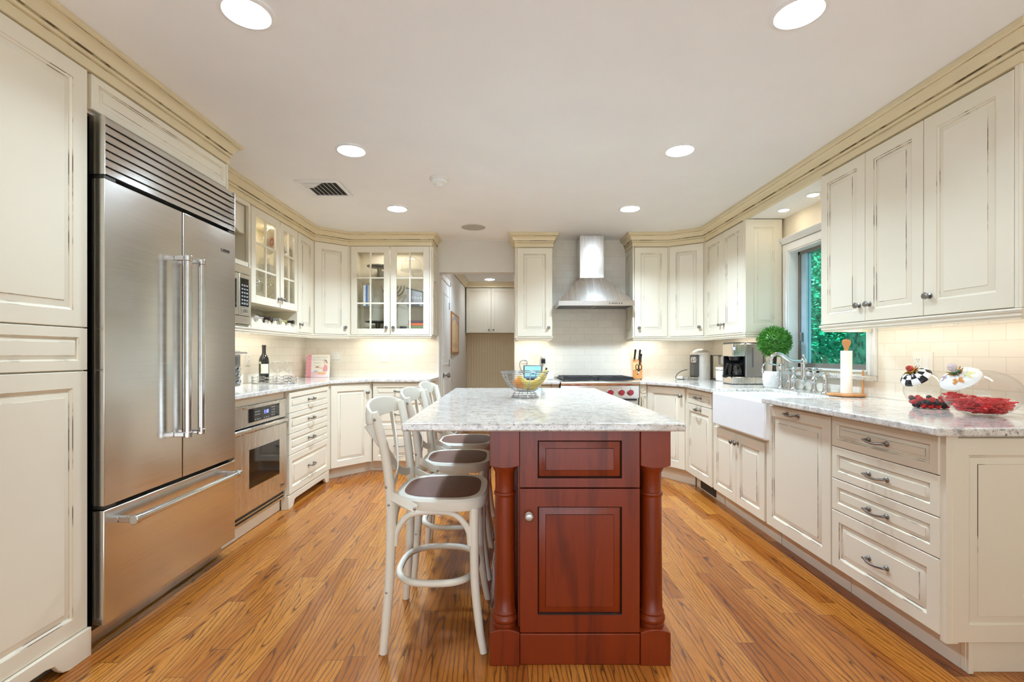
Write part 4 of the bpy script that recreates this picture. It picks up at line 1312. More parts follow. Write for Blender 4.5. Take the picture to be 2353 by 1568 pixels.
prof = [(0.10, 0.917), (-0.005, 0.917), (-0.016, 0.912), (-0.020, 0.902), (-0.018, 0.890), (-0.008, 0.880), (0.012, 0.873), (0.10, 0.873)]
b.add([(0, y, z) for y, z in prof] + [(RW, y, z) for y, z in prof], [tuple(range(8))[::-1], tuple(range(8, 16))] + [(i, (i + 1) % 8, 8 + (i + 1) % 8, 8 + i) for i in range(8)])
obj('bull_nose', b, STEEL, t, smooth=50)
for x in (0.086, 0.173, 0.28, 0.48, 0.587, 0.674):
    k = obj('knob', MB().lathe([(0, 0), (0.026, 0), (0.027, 0.004), (0.025, 0.034), (0.022, 0.038), (0, 0.038)], (x, 0.008, 0.809), 'Y', 28), RED, cp)
    obj('knob_bezel', MB().lathe([(0, 0), (0.034, 0), (0.034, 0.006), (0.028, 0.010), (0.026, 0.010)], (x, 0.014, 0.809), 'Y', 28), CHROME, k)
    obj('knob_grip', MB().box(x - 0.003, -0.034, 0.785, x + 0.003, -0.028, 0.833), RED, k, bevel=0.001)
    obj('dial_mark', MB().box(x - 0.0025, 0.0105, 0.846, x + 0.0025, 0.0125, 0.853), BLACK, k)
obj('cooktop', MB().box(0.0, 0.06, 0.903, RW, 0.59, 0.918), STEEL, t, bevel=0.003)
obj('island_trim', MB().box(0.0, 0.565, 0.915, RW, 0.60, 0.938), STEEL, t, bevel=0.003)
for gx in (0.035, 0.385):
    g = MB()
    x0, x1, y0, y1, zt, zb = gx, gx + 0.34, 0.085, 0.545, 0.952, 0.920
    for a, b_, c_, d_ in ((x0, y0, x1, y0 + 0.018), (x0, y1 - 0.018, x1, y1), (x0, y0, x0 + 0.018, y1), (x1 - 0.018, y0, x1, y1), (x0, (y0 + y1) / 2 - 0.009, x1, (y0 + y1) / 2 + 0.009)):
        g.box(a, b_, zb + 0.004, c_, d_, zt)
    for cy in (0.20, 0.43):
        cx = (x0 + x1) / 2
        for ang in range(0, 360, 45):
            a = math.radians(ang)
            r0, r1 = 0.04, 0.155 if ang % 90 else 0.11
            g.tube([(cx + r0 * math.cos(a), cy + r0 * math.sin(a), zt - 0.008), (cx + min(r1, 0.155) * math.cos(a), cy + min(r1, 0.11 if ang % 180 else 0.155) * math.sin(a), zt - 0.008)], 0, up=(0, 0, 1), flat=(0.008, 0.006))
    obj('grate', g, IRON, t, bevel=0.002)
    for cy in (0.20, 0.43):
        obj('burner', MB().lathe([(0, 0.918), (0.055, 0.918), (0.055, 0.926), (0.036, 0.930), (0.036, 0.938), (0, 0.940)], (gx + 0.17, cy, 0), 'Z', 20), IRON, t)
for x in (0.06, RW - 0.06):
    obj('leg', MB().lathe([(0.018, 0), (0.022, 0.01), (0.02, 0.12), (0, 0.12)], (x, 0.12, 0), 'Z', 12), STEEL, t)
obj('kick_plate', MB().box(0.02, 0.10, 0.012, RW - 0.02, 0.11, 0.13), STEEL, t)

t = thing('range_hood', 'stainless steel pyramid range hood with a square chimney on the tiled wall', 'range hood', (0.519, 4.795, 1.668))
hd = MB()
hd.box(0, 0.0, 0.0, 0.764, 0.012, 0.05).box(0, 0.012, 0.0, 0.012, 0.405, 0.05).box(0.752, 0.012, 0.0, 0.764, 0.405, 0.05)
obj('rim', hd, STEEL, t, bevel=0.0015)
pv = MB()
a = [(0.004, 0.010, 0.05), (0.760, 0.010, 0.05), (0.760, 0.412, 0.05), (0.004, 0.412, 0.05)]
b = [(0.240, 0.175, 0.306), (0.492, 0.175, 0.306), (0.492, 0.412, 0.306), (0.240, 0.412, 0.306)]
pv.add(a + b, [(0, 1, 5, 4), (1, 2, 6, 5), (2, 3, 7, 6), (3, 0, 4, 7), (4, 5, 6, 7)])
obj('canopy', pv, STEELV, t)
obj('chimney', MB().box(0.240, 0.175, 0.306, 0.492, 0.412, 0.752), STEELV, t, bevel=0.002)
obj('filters', MB().box(0.02, 0.015, 0.004, 0.376, 0.40, 0.022).box(0.388, 0.015, 0.004, 0.744, 0.40, 0.022), DARKST, t)
obj('filter_bar', MB().box(0.376, 0.015, 0.0, 0.388, 0.40, 0.018), STEEL, t)
mb = MB()
for i, x in enumerate((0.515, 0.540, 0.556, 0.572, 0.588, 0.612, 0.636)):
    mb.lathe([(0, 0), (0.0065, 0), (0.0055, 0.003), (0, 0.0035)], (x, 0.0, 0.024), 'Y', 12)
obj('buttons', mb, DARKST, t)

# ------------------------------------------------------------------ sink and taps
t = thing('farmhouse_sink', 'white porcelain apron-front farmhouse sink set in the right worktop', 'sink', (1.572, 2.912, 0.648))
SWX, SWY, SH = 0.466, 0.742, 0.244
mb = MB()
o_ = [(0, 0), (SWX, 0), (SWX, SWY), (0, SWY)]
mb.rings
x0, x1, y0, y1 = 0.0, SWX, 0.0, SWY
w_ = 0.028
vs = [(x0, y0, 0), (x1, y0, 0), (x1, y1, 0), (x0, y1, 0), (x0, y0, SH), (x1, y0, SH), (x1, y1, SH), (x0, y1, SH),
      (x0 + w_, y0 + w_, SH), (x1 - w_, y0 + w_, SH), (x1 - w_, y1 - w_, SH), (x0 + w_, y1 - w_, SH),
      (x0 + w_ + 0.012, y0 + w_ + 0.012, 0.03), (x1 - w_ - 0.012, y0 + w_ + 0.012, 0.03), (x1 - w_ - 0.012, y1 - w_ - 0.012, 0.03), (x0 + w_ + 0.012, y1 - w_ - 0.012, 0.03)]
fs = [(3, 2, 1, 0), (0, 1, 5, 4), (1, 2, 6, 5), (2, 3, 7, 6), (3, 0, 4, 7), (4, 5, 9, 8), (5, 6, 10, 9), (6, 7, 11, 10), (7, 4, 8, 11), (8, 9, 13, 12), (9, 10, 14, 13), (10, 11, 15, 14), (11, 8, 12, 15), (12, 13, 14, 15)]
mb.add(vs, fs)
obj('basin', mb, PORC, t, bevel=0.016, seg=4, smooth=60)
obj('drain', MB().lathe([(0, 0.034), (0.02, 0.034), (0.042, 0.036), (0.045, 0.033)], (0.24, 0.37, 0), 'Z', 24), CHROME, t)


def column_base(mb, c, h=1.0):
    mb.lathe([(0, 0), (0.027, 0), (0.027, 0.006), (0.021, 0.012), (0.019, 0.022), (0.0135, 0.045), (0.0125, 0.055), (0.021, 0.066), (0.0235, 0.076), (0.0235, 0.088), (0.016, 0.098), (0.0125, 0.105), (0.0145, 0.112), (0.014, 0.122), (0.011, 0.128), (0, 0.130)], c, 'Z', 24)


t = thing('bridge_faucet', 'polished bridge faucet with arched spout and two cross handles behind the sink', 'faucet', (2.138, 3.435, HR))
for s in (-1, 1):
    bs = MB()
    column_base(bs, (0, 0.118 * s, 0))
    obj('post', bs, CHROME, t)
obj('bridge', MB().tube([(0, 0.118, 0.078), (0, -0.118, 0.078)], 0.0095, 14).lathe([(0, 0.047), (0.008, 0.05), (0.012, 0.058), (0.024, 0.068), (0.0265, 0.080), (0.02, 0.094), (0.018, 0.10), (0.018, 0.135), (0.021, 0.138), (0.021, 0.146), (0.0175, 0.149), (0.0175, 0.195), (0.022, 0.20), (0.024, 0.214), (0.021, 0.228), (0.014, 0.236), (0.009, 0.243), (0.011, 0.25), (0.007, 0.262), (0, 0.268)], (0, 0, 0), 'Z', 24), CHROME, t)
sp = spline([(0, 0, 0.214), (-0.05, 0, 0.213), (-0.09, 0, 0.217), (-0.125, 0, 0.237), (-0.16, 0, 0.262), (-0.195, 0, 0.268), (-0.225, 0, 0.252), (-0.238, 0, 0.222), (-0.239, 0, 0.20)], 6)
obj('spout', MB().tube(sp, [0.0125] * (len(sp) - 4) + [0.0135, 0.0145, 0.0145, 0.0145], 16), CHROME, t)
for s in (-1, 1):
    h = MB().lathe([(0, 0.128), (0.009, 0.13), (0.012, 0.142), (0.016, 0.150), (0.012, 0.162), (0.008, 0.168), (0.009, 0.174), (0, 0.178)], (0, 0.118 * s, 0), 'Z', 16)
    for k in range(4):
        a = PI / 4 + k * PI / 2
        h.tube([(0.01 * math.cos(a), 0.118 * s + 0.01 * math.sin(a), 0.152), (0.028 * math.cos(a), 0.118 * s + 0.028 * math.sin(a), 0.155), (0.044 * math.cos(a), 0.118 * s + 0.044 * math.sin(a), 0.158)], [0.005, 0.0045, 0.0065], 10)
    obj('handle', h, CHROME, t)
t = thing('filter_faucet', 'small polished filtered-water faucet in front of the potted topiary', 'faucet', (2.105, 3.665, HR))
obj('post', MB().lathe([(0, 0), (0.024, 0), (0.024, 0.006), (0.018, 0.014), (0.014, 0.03), (0.0135, 0.06), (0.016, 0.063), (0.016, 0.07), (0.0125, 0.075), (0.012, 0.155), (0.016, 0.165), (0.0185, 0.18), (0.0185, 0.19), (0, 0.193)], (0, 0, 0), 'Z', 22), CHROME, t)
obj('spout', MB().tube(spline([(0, 0, 0.185), (-0.04, 0, 0.183), (-0.08, 0, 0.192), (-0.115, 0, 0.195), (-0.136, 0, 0.175), (-0.14, 0, 0.15)], 6), 0.0065, 12).lathe([(0, 0.118), (0.011, 0.12), (0.012, 0.15), (0.007, 0.156), (0, 0.156)], (-0.14, 0, 0), 'Z', 14), CHROME, t)
t = thing('side_sprayer', 'slim steel side sprayer standing beside the filtered-water faucet', 'sprayer', (2.135, 3.605, HR))
obj('holder', MB().lathe([(0, 0), (0.023, 0), (0.022, 0.008), (0.017, 0.02), (0.017, 0.06), (0.019, 0.07), (0, 0.072)], (0, 0, 0), 'Z', 20), CHROME, t)
obj('spray_head', MB().tube([(0, 0, 0.07), (0.0, 0.004, 0.10), (-0.006, 0.012, 0.135), (-0.016, 0.022, 0.155)], [0.009, 0.011, 0.013, 0.010], 14), CHROME, t)
t = thing('soap_dispenser', 'tall steel soap dispenser between the faucet and the paper towels', 'soap dispenser', (2.125, 3.18, HR))
obj('post', MB().lathe([(0, 0), (0.027, 0), (0.027, 0.005), (0.021, 0.012), (0.0165, 0.03), (0.013, 0.045), (0.0155, 0.05), (0.0155, 0.056), (0.013, 0.06), (0.0125, 0.105), (0.02, 0.12), (0.024, 0.13), (0.022, 0.138), (0, 0.141)], (0, 0, 0), 'Z', 22), CHROME, t)
obj('nozzle', MB().tube([(0.0, 0, 0.134), (-0.03, -0.01, 0.136), (-0.046, -0.016, 0.128)], [0.006, 0.006, 0.005], 10), CHROME, t)
# ------------------------------------------------------------------ things on the island
t = thing('wire_fruit_basket', 'round steel wire fruit basket standing on the island', 'fruit basket', (0.106, 2.83, HM))
WIRE = m_steel('wire', (170, 170, 172), 0.25, (20, 20, 20), 0)


def circ(r, z, n=40):
    return [(r * math.cos(2 * PI * i / n), r * math.sin(2 * PI * i / n), z) for i in range(n)]


obj('foot', MB().tube(circ(0.080, 0.0045), 0.0035, 8, closed=True).tube(circ(0.074, 0.016), 0.0015, 6, closed=True).tube(circ(0.068, 0.028), 0.0015, 6, closed=True), WIRE, t)
mb = MB()
prof = [(0.058, 0.040), (0.068, 0.043), (0.0775, 0.050), (0.086, 0.058), (0.094, 0.067), (0.101, 0.077), (0.108, 0.087), (0.114, 0.098), (0.120, 0.109), (0.126, 0.120), (0.131, 0.131), (0.1365, 0.142)]
for r, z in prof + [(0.04, 0.038), (0.02, 0.037)]:
    mb.tube(circ(r, z), 0.0014, 6, closed=True)
obj('bowl_wires', mb, WIRE, t)
obj('rim', MB().tube(circ(0.143, 0.153), 0.0032, 8, closed=True), WIRE, t)
mb = MB()
for i in range(8):
    a = 2 * PI * i / 8 + 0.2
    ca, sa = math.cos(a), math.sin(a)
    for k in (-0.012, 0.012):
        pts = [(r * math.cos(a + k), r * math.sin(a + k), z) for r, z in [(0.079, 0.005), (0.066, 0.028), (0.057, 0.040), (0.0785, 0.050), (0.102, 0.077), (0.121, 0.109), (0.1365, 0.142), (0.143, 0.153)]]
        mb.tube(pts, 0.0014, 6)
obj('ribs', mb, WIRE, t)
o = obj('orange', MB().ball((0, 0, 0), 0.0375, 24, 16, sq=(1, 1, 0.96)), simple('orange_peel', (246, 146, 30), 0.4, var=0.1, bump=0.25, scale=50), loc=(0.072, 2.815, HM + 0.089))
tag(o, 'round orange in the wire fruit basket', 'fruit')
BAN = simple('banana_peel', (238, 206, 84), 0.45, var=0.12, scale=30)
TIP = simple('banana_tip', (70, 54, 30), 0.7)
for pts, lb in (([(-0.062, -0.01, 0.02), (-0.03, -0.012, -0.018), (0.015, -0.012, -0.026), (0.058, -0.01, 0.0), (0.084, -0.006, 0.036), (0.093, -0.004, 0.052)], 'upper banana resting over the other one in the fruit basket'),
                ([(-0.055, 0.01, -0.036), (-0.02, 0.008, -0.048), (0.02, 0.006, -0.048), (0.058, 0.006, -0.022), (0.084, 0.012, 0.012), (0.094, 0.014, 0.026)], 'lower banana lying beside the orange in the fruit basket')):
    t = thing('banana', lb, 'fruit', (0.134, 2.80, HM + 0.112), group='bananas in the fruit basket')
    p = spline(pts, 6)
    n = len(p)
    obj('peel', MB().tube(p, [0.004 + 0.0135 * min(1, i / 4) if i < n * 0.7 else 0.0175 - 0.0125 * ((i - n * 0.7) / (n * 0.3)) for i in range(n)], 9), BAN, t)
    q = V(p[-1]); d = (V(p[-1]) - V(p[-3])).normalized()
    obj('stem', MB().tube([tuple(q - d * 0.004), tuple(q + d * 0.014)], [0.005, 0.0055], 8), TIP, t)

# ------------------------------------------------------------------ left worktop
t = thing('toaster_oven', 'steel countertop toaster oven half hidden behind the fridge', 'toaster oven', (-1.875, 2.90, HL), PI / 2)
obj('body', MB().box(0, 0.01, 0.02, 0.455, 0.30, 0.275), STEEL, t, bevel=0.012)
obj('front', MB().box(0.004, -0.004, 0.024, 0.451, 0.012, 0.272), m_steel('grey_toaster_front', (150, 148, 144), 0.35), t, bevel=0.008)
obj('door', MB().box(0.02, -0.010, 0.04, 0.345, 0.0, 0.245), BLACKG, t, bevel=0.003)
obj('handle', MB().tube([(0.03, -0.045, 0.255), (0.44, -0.045, 0.255)], 0.010, 14).box(0.04, -0.045, 0.248, 0.06, 0, 0.262).box(0.41, -0.045, 0.248, 0.43, 0, 0.262), CHROME, t)
obj('display', MB().box(0.372, -0.006, 0.172, 0.438, -0.003, 0.232), simple('grey_display', (92, 98, 96), 0.15), t)
for z in (0.145, 0.105, 0.060):
    obj('knob', MB().lathe([(0, 0), (0.017, 0), (0.017, 0.016), (0.013, 0.022), (0, 0.022)], (0.405, -0.004, z), 'Y', 20), CHROME, t)
for x in (0.04, 0.41):
    for y in (0.03, 0.27):
        obj('leg', MB().lathe([(0.012, 0), (0.014, 0.002), (0.014, 0.022), (0, 0.022)], (x, y, 0), 'Z', 12), BLACK, t)

t = thing('serving_tray', 'oval silver mirrored tray with pierced gallery rail under the wine bottle', 'tray', (-1.985, 4.075, HL), -0.10)
TA, TB = 0.185, 0.115


def oval(k, z, n=48):
    out = []
    for i in range(n):
        a = 2 * PI * i / n
        ca, sa = math.cos(a), math.sin(a)
        out.append((TA * k * abs(ca) ** 0.7 * (1 if ca > 0 else -1), TB * k * abs(sa) ** 0.7 * (1 if sa > 0 else -1), z))
    return out


obj('plate', MB().prism([(x, y) for x, y, z in oval(1, 0)], 0.001, 0.010), CHROME, t, bevel=0.002)
mb = MB().tube(oval(0.99, 0.0235), 0.0020, 6, closed=True).tube(oval(0.99, 0.0495), 0.0020, 6, closed=True)
ov = oval(0.99, 0)


def ovp(u):
    k = int(math.floor(u)); f = u - k
    a, b_ = V(ov[k % 48]), V(ov[(k + 1) % 48])
    return a + (b_ - a) * f


for i in (4, 12, 20, 28, 36, 44):
    for dz in (0.0115, 0.0375):
        for s in (-1, 1):
            mb.tube([(*ovp(i + s * (0.15 + u))[:2], dz + w) for u, w in ((0, 0.008), (0.5, 0), (2.1, 0), (2.6, 0.008), (2.6, 0.016), (2.1, 0.024), (0.5, 0.024), (0, 0.016))], 0.0022, 6, closed=True)
obj('gallery_rail', mb, CHROME, t)

t = thing('wine_bottle', 'dark wine bottle with cream label standing on the silver tray', 'bottle', (-2.055, 4.03, HL + 0.0105))
obj('glass_body', MB().lathe([(0, 0), (0.037, 0), (0.0395, 0.004), (0.0395, 0.18), (0.037, 0.20), (0.028, 0.222), (0.018, 0.236), (0.0145, 0.25), (0.0145, 0.262), (0, 0.262)], seg=28), BOTTLE, t)
obj('capsule', MB().lathe([(0.0152, 0.236), (0.0152, 0.298), (0.0165, 0.300), (0.0165, 0.312), (0.014, 0.315), (0, 0.315)], seg=24), simple('grey_capsule', (66, 62, 60), 0.4), t)
mb = MB()
for i in range(10):
    a0, a1 = -1.75 + i * 0.165, -1.75 + (i + 1) * 0.165
    mb.quad((0.0400 * math.cos(a0), 0.0400 * math.sin(a0), 0.075), (0.0400 * math.cos(a1), 0.0400 * math.sin(a1), 0.075), (0.0400 * math.cos(a1), 0.0400 * math.sin(a1), 0.155), (0.0400 * math.cos(a0), 0.0400 * math.sin(a0), 0.155))
obj('label_paper', mb, simple('cream_label', (232, 228, 206), 0.7), t)
obj('seal', MB().lathe([(0, 0.004), (0.010, 0.004), (0.011, 0)], (-0.012, -0.036, 0.166), 'Y', 18), simple('gold_seal', (196, 190, 150), 0.35), t)


def goblet(name, label, loc, group, s=1.0):
    t = thing(name, label, 'wine glass', loc, group=group)
    cup = spline([(0.004, 0, 0.078), (0.022, 0, 0.083), (0.040, 0, 0.101), (0.048, 0, 0.128), (0.045, 0, 0.155), (0.039, 0, 0.176)], 4)
    obj('bowl', MB().lathe([(r * s, z * s) for r, _, z in cup], seg=40), JARGL, t)
    obj('rim', MB().tube([(0.039 * s * math.cos(a), 0.039 * s * math.sin(a), 0.176 * s) for a in [2 * PI * i / 28 for i in range(28)]], 0.0007, 6, closed=True), EDGEG, t)
    obj('stem', MB().lathe([(0.034 * s, 0.0), (0.034 * s, 0.0015), (0.012, 0.005), (0.0042, 0.012), (0.0038, 0.06 * s), (0.006, 0.078 * s), (0, 0.080 * s)], seg=24), JARGL, t)
    return t


goblet('wine_glass', 'clear wine glass next to the wine bottle on the tray', (-1.978, 4.092, HL + 0.0105), 'wine glasses on the tray')
goblet('wine_glass', 'clear wine glass at the far end of the tray by the cookbook', (-1.882, 4.115, HL + 0.0105), 'wine glasses on the tray')

t = thing('cookbook', 'white and pink cookbook propped against the tiled back corner', 'book', (-2.150, 5.085, HL + 0.001), 0.0)
t.rotation_euler = (-0.16, 0, 0.06)
BW, BH = 0.243, 0.243
PINK = simple('pink_cover', (240, 172, 186), 0.5, var=0.04)
obj('cover', MB().box(0.055, -0.004, 0, BW, 0.022, BH), simple('white_cover', (246, 242, 232), 0.4, var=0.01), t, bevel=0.0015)
sp_ = obj('spine_strip', MB().box(0, -0.0046, 0, 0.056, 0.022, BH), PINK, t, bevel=0.0015)
mb = MB()
for i in range(7):
    mb.box(0.001, -0.0052, 0.01 + i * 0.036, 0.056, -0.0045, 0.012 + i * 0.036)
mb.box(0.030, -0.0052, 0, 0.0315, -0.0045, BH).box(0.044, -0.0052, 0, 0.0455, -0.0045, BH)
obj('check_pattern', mb, simple('rose_line', (214, 128, 150), 0.5), sp_)
mb = MB()
for z in (0.015, 0.19, 0.232):
    mb.lathe([(0.006, 0), (0.006, 0.008), (0, 0.008)], (0.004, -0.002, z), 'Y', 12)
obj('binding_ring', mb, WHITE, sp_)
TG = simple('pale_title_ink', (196, 198, 196), 0.5)
text('title_lettering', 'DECEPTIVELY', 0.027, t, (0.146, -0.0046, 0.212), (PI / 2, 0, 0), TG)
text('title_lettering', 'DELICIOUS', 0.027, t, (0.128, -0.0046, 0.186), (PI / 2, 0, 0), TG)
mb = MB()
for z, x1 in ((0.156, 0.165), (0.147, 0.152), (0.124, 0.160)):
    mb.box(0.07, -0.0045, z, x1, -0.0038, z + 0.003)
obj('small_print', mb, TG, t)


def flat(pts, y=-0.0046):
    m = MB(); m.prism_xz(pts, y, y + 0.0006); return m


obj('cover_figure', flat([(0.175, 0.06), (0.225, 0.06), (0.228, 0.09), (0.222, 0.125), (0.205, 0.138), (0.19, 0.13), (0.182, 0.105)]), PINK, t)
obj('cover_face', flat([(0.184, 0.15), (0.192, 0.143), (0.203, 0.15), (0.206, 0.172), (0.195, 0.182), (0.182, 0.176)]), simple('cover_skin', (240, 206, 190), 0.5), t)
obj('cover_hair', flat([(0.180, 0.178), (0.195, 0.19), (0.212, 0.184), (0.222, 0.160), (0.224, 0.145), (0.216, 0.152), (0.208, 0.172), (0.196, 0.182)], -0.0052), simple('cover_hair_ink', (120, 104, 108), 0.6), t)
obj('cover_arm', flat([(0.19, 0.098), (0.184, 0.088), (0.13, 0.098), (0.132, 0.106), (0.17, 0.104)], -0.0050), bpy.data.materials['cover_skin'], t)
obj('cover_pie', flat([(0.092, 0.102), (0.11, 0.116), (0.122, 0.118), (0.145, 0.106)], -0.0050), simple('cover_brown', (178, 128, 96), 0.6), t)
obj('cover_bowl', flat([(0.082, 0.07), (0.092, 0.05), (0.108, 0.046), (0.122, 0.054), (0.128, 0.072)], -0.0050), simple('cover_grey', (196, 204, 212), 0.5), t)
obj('cover_table', flat([(0.057, 0.002), (0.238, 0.002), (0.238, 0.022), (0.20, 0.036), (0.12, 0.05), (0.057, 0.06)], -0.0046), simple('cover_pale_pink', (244, 214, 222), 0.5), t)
obj('cover_board', flat([(0.118, 0.036), (0.19, 0.024), (0.222, 0.04), (0.218, 0.052), (0.13, 0.056)], -0.0052), simple('cover_orange', (236, 190, 140), 0.5), t)


def plate(name, label, cat, loc, rz, w=0.072, h=0.116, gangs=('outlet',), t=0.006):
    """wall plate facing -Y locally; loc is its centre"""
    r = thing(name, label, cat, loc, rz)
    W_ = w + (len(gangs) - 1) * 0.046
    obj('plate', MB().box(-W_ / 2, -t, -h / 2, W_ / 2, 0, h / 2), PLASTIC, r, bevel=0.002)
    for i, g in enumerate(gangs):
        x = (i - (len(gangs) - 1) / 2) * 0.046
        k = obj('receptacle' if g == 'outlet' else 'rocker', MB().box(x - 0.0165, -t - 0.003, -0.034, x + 0.0165, -t + 0.001, 0.034), WHITE, r, bevel=0.0015)
        m = MB()
        if g == 'outlet':
            for z in (-0.018, 0.018):
                m.box(x - 0.008, -t - 0.0036, z - 0.003, x - 0.006, -t - 0.0028, z + 0.006).box(x + 0.006, -t - 0.0036, z - 0.003, x + 0.008, -t - 0.0028, z + 0.006).box(x - 0.002, -t - 0.0036, z - 0.011, x + 0.002, -t - 0.0028, z - 0.007)
            obj('slots', m, DARKST, k)
        else:
            obj('rocker_edge', MB().box(x - 0.015, -t - 0.005, -0.033, x + 0.015, -t - 0.002, -0.028), simple('grey_seam', (170, 164, 152), 0.5) if 'grey_seam' not in bpy.data.materials else bpy.data.materials['grey_seam'], k)
    return r


plate('light_switch', 'double rocker light switch beside the cookbook on the back wall', 'switch', (-1.865, YB - 0.012, 1.147), 0, gangs=('rocker', 'rocker'))
plate('wall_outlet', 'white wall outlet above the left worktop near the passage', 'outlet', (-1.342, YB - 0.012, 1.148), 0)
plate('wall_outlet', 'white wall outlet between the toaster oven and the wine bottle', 'outlet', (XL + 0.012, 4.06, 1.14), PI / 2)
plate('wall_outlet', 'wide white wall plate with outlet and rocker behind the candy jars', 'outlet', (XR - 0.012, 2.585, 1.13), -PI / 2, w=0.08, h=0.125, gangs=('outlet', 'rocker'))
plate('light_switch', 'single rocker switch above the smart display', 'switch', (0.195, YB - 0.012, 1.135), 0, gangs=('rocker',))
plate('wall_outlet', 'wall outlet with chargers plugged in above the white speaker', 'outlet', (0.392, YB - 0.012, 1.135), 0)
plate('wall_outlet', 'white wall outlet with a plug behind the espresso machine', 'outlet', (XR - 0.012, 4.93, 1.12), -PI / 2)

# ------------------------------------------------------------------ display, speaker, chargers
t = thing('smart_display', 'small smart display with a pale blue screen left of the range', 'tablet', (0.268, 4.93, HR), 0.0)
m = MB(MX.Rotation(-0.20, 4, 'X'))
m.box(-0.096, -0.004, 0.010, 0.096, 0.012, 0.152)
b = obj('housing', m, simple('navy_housing', (30, 36, 56), 0.4), t, bevel=0.006)
m = MB(MX.Rotation(-0.20, 4, 'X'))
m.box(-0.085, -0.0052, 0.022, 0.085, -0.004, 0.143)
ms = NT('lit_screen')
sx = ms.n('ShaderNodeSeparateXYZ'); ms.t.links.new(ms.coord(), sx.inputs[0])
blob = ms.noise(ms.mapping(ms.coord(), (14, 1, 20)), 1.0, 2)
wave_ = ms.math('LESS_THAN', sx.outputs[2], ms.math('MULTIPLY_ADD', blob, 0.03, 0.022))
col_ = ms.mix(wave_, lin((150, 226, 240)), lin((70, 150, 190)))
ms.p(Base_Color=(0.02, 0.02, 0.02, 1), Emission_Color=col_, Emission_Strength=0.95, Roughness=0.1)
sc_ = obj('screen', m, ms.mat, t)
m = MB(MX.Rotation(-0.20, 4, 'X'))
for i in range(7):
    m.box(0.012 + i * 0.009, -0.0058, 0.122, 0.016 + i * 0.009, -0.005, 0.126)
obj('screen_marks', m, simple('screen_ink', (60, 110, 130), 0.5), sc_)
m = MB(MX.Rotation(-0.20, 4, 'X'))
m.prism_xz([(-0.018, 0.055), (0.0, 0.075), (0.006, 0.078), (0.026, 0.055)], -0.0058, -0.005)
obj('screen_picture', m, simple('screen_blue', (40, 130, 170), 0.5), sc_)
obj('foot', MB().box(-0.07, 0.012, 0, 0.07, 0.08, 0.012).add([(-0.06, 0.014, 0.012), (0.06, 0.014, 0.012), (0.06, 0.075, 0.012), (-0.06, 0.075, 0.012), (-0.05, 0.03, 0.10), (0.05, 0.03, 0.10)], [(0, 1, 5, 4), (2, 3, 4, 5), (0, 4, 3), (1, 2, 5), (0, 3, 2, 1)]), bpy.data.materials['navy_housing'], t)
t = thing('white_speaker', 'small rounded white speaker between the smart display and the range', 'speaker', (0.448, 4.93, HR))
obj('housing', MB().box(-0.036, -0.036, 0.002, 0.036, 0.036, 0.086), WHITE, t, bevel=0.018, seg=4)
obj('base', MB().box(-0.026, -0.026, 0, 0.026, 0.026, 0.004), simple('grey_base', (180, 180, 178), 0.5), t)
t = thing('plug_adapter', 'round white plug adapter in the outlet above the black charger', 'plug', (0.392, YB - 0.021, 1.158))
obj('housing', MB().lathe([(0, 0), (0.024, 0), (0.024, 0.026), (0.018, 0.034), (0, 0.035)], (0, 0, 0), 'Y', 24), WHITE, t)
obj('cable', MB().tube(spline([(0.004, -0.03, -0.005), (0.010, -0.04, -0.06), (0.004, -0.04, -0.12), (0.018, -0.05, -0.16), (0.0, -0.06, -0.20), (0.02, -0.06, -0.235)], 6), 0.0025, 8), WHITE, t)
t = thing('black_charger', 'black block charger plugged in below the white adapter', 'charger', (0.392, YB - 0.021, 1.112))
obj('housing', MB().box(-0.022, -0.045, -0.034, 0.022, 0.0, 0.016), BLACK, t, bevel=0.006)
obj('cable', MB().tube(spline([(-0.002, -0.03, -0.033), (-0.006, -0.03, -0.08), (-0.02, -0.06, -0.15), (-0.05, -0.12, -0.192), (-0.12, -0.15, -0.1945)], 6), 0.002, 8), BLACK, t)
t = thing('cable_loop', 'looped black power cable rising behind the smart display', 'cable', (0.165, 5.06, HR))
obj('cable', MB().tube(spline([(0.05, -0.02, 0.005), (0.0, 0, 0.07), (-0.03, 0.02, 0.14), (-0.02, 0.04, 0.185), (0.02, 0.06, 0.20), (0.05, 0.05, 0.18), (0.04, 0.01, 0.10), (0.06, -0.03, 0.02)], 7), 0.0028, 8), BLACK, t)

# ------------------------------------------------------------------ knife block
t = thing('knife_block', 'slanted light wood knife block right of the range', 'knife block', (1.385, 5.06, HR), -0.25)
side = [(-0.085, 0.008), (0.045, 0.008), (0.075, 0.075), (-0.035, 0.205), (-0.06, 0.2)]
# leaning block: side outline in the YZ plane
prof = [(-0.055, 0.010), (0.095, 0.010), (0.095, 0.06), (0.05, 0.205), (-0.005, 0.155)]
m = MB()
prof = [(-0.060, 0.006), (0.080, 0.006), (0.080, 0.205), (0.055, 0.212), (-0.060, 0.10)]
m.add([(-0.048, y, z) for y, z in prof] + [(0.048, y, z) for y, z in prof], [(0, 1, 2, 3, 4), (9, 8, 7, 6, 5)] + [(i, 5 + i, 5 + (i + 1) % 5, (i + 1) % 5) for i in range(5)])
obj('block', m, BLOCKW, t, bevel=0.003)
m = MB()
for x in (-0.035, 0.035):
    for y in (-0.045, 0.065):
        m.box(x - 0.006, y - 0.006, 0, x + 0.006, y + 0.006, 0.008)
obj('foot', m, BLACK, t)
obj('emblem', MB().lathe([(0, 0.001), (0.007, 0.001), (0.008, 0)], (0.0, -0.060, 0.055), 'Y', 16), simple('dark_print', (120, 70, 30), 0.5), t)
BR = MX.Rotation(-0.25, 4, 'Z')
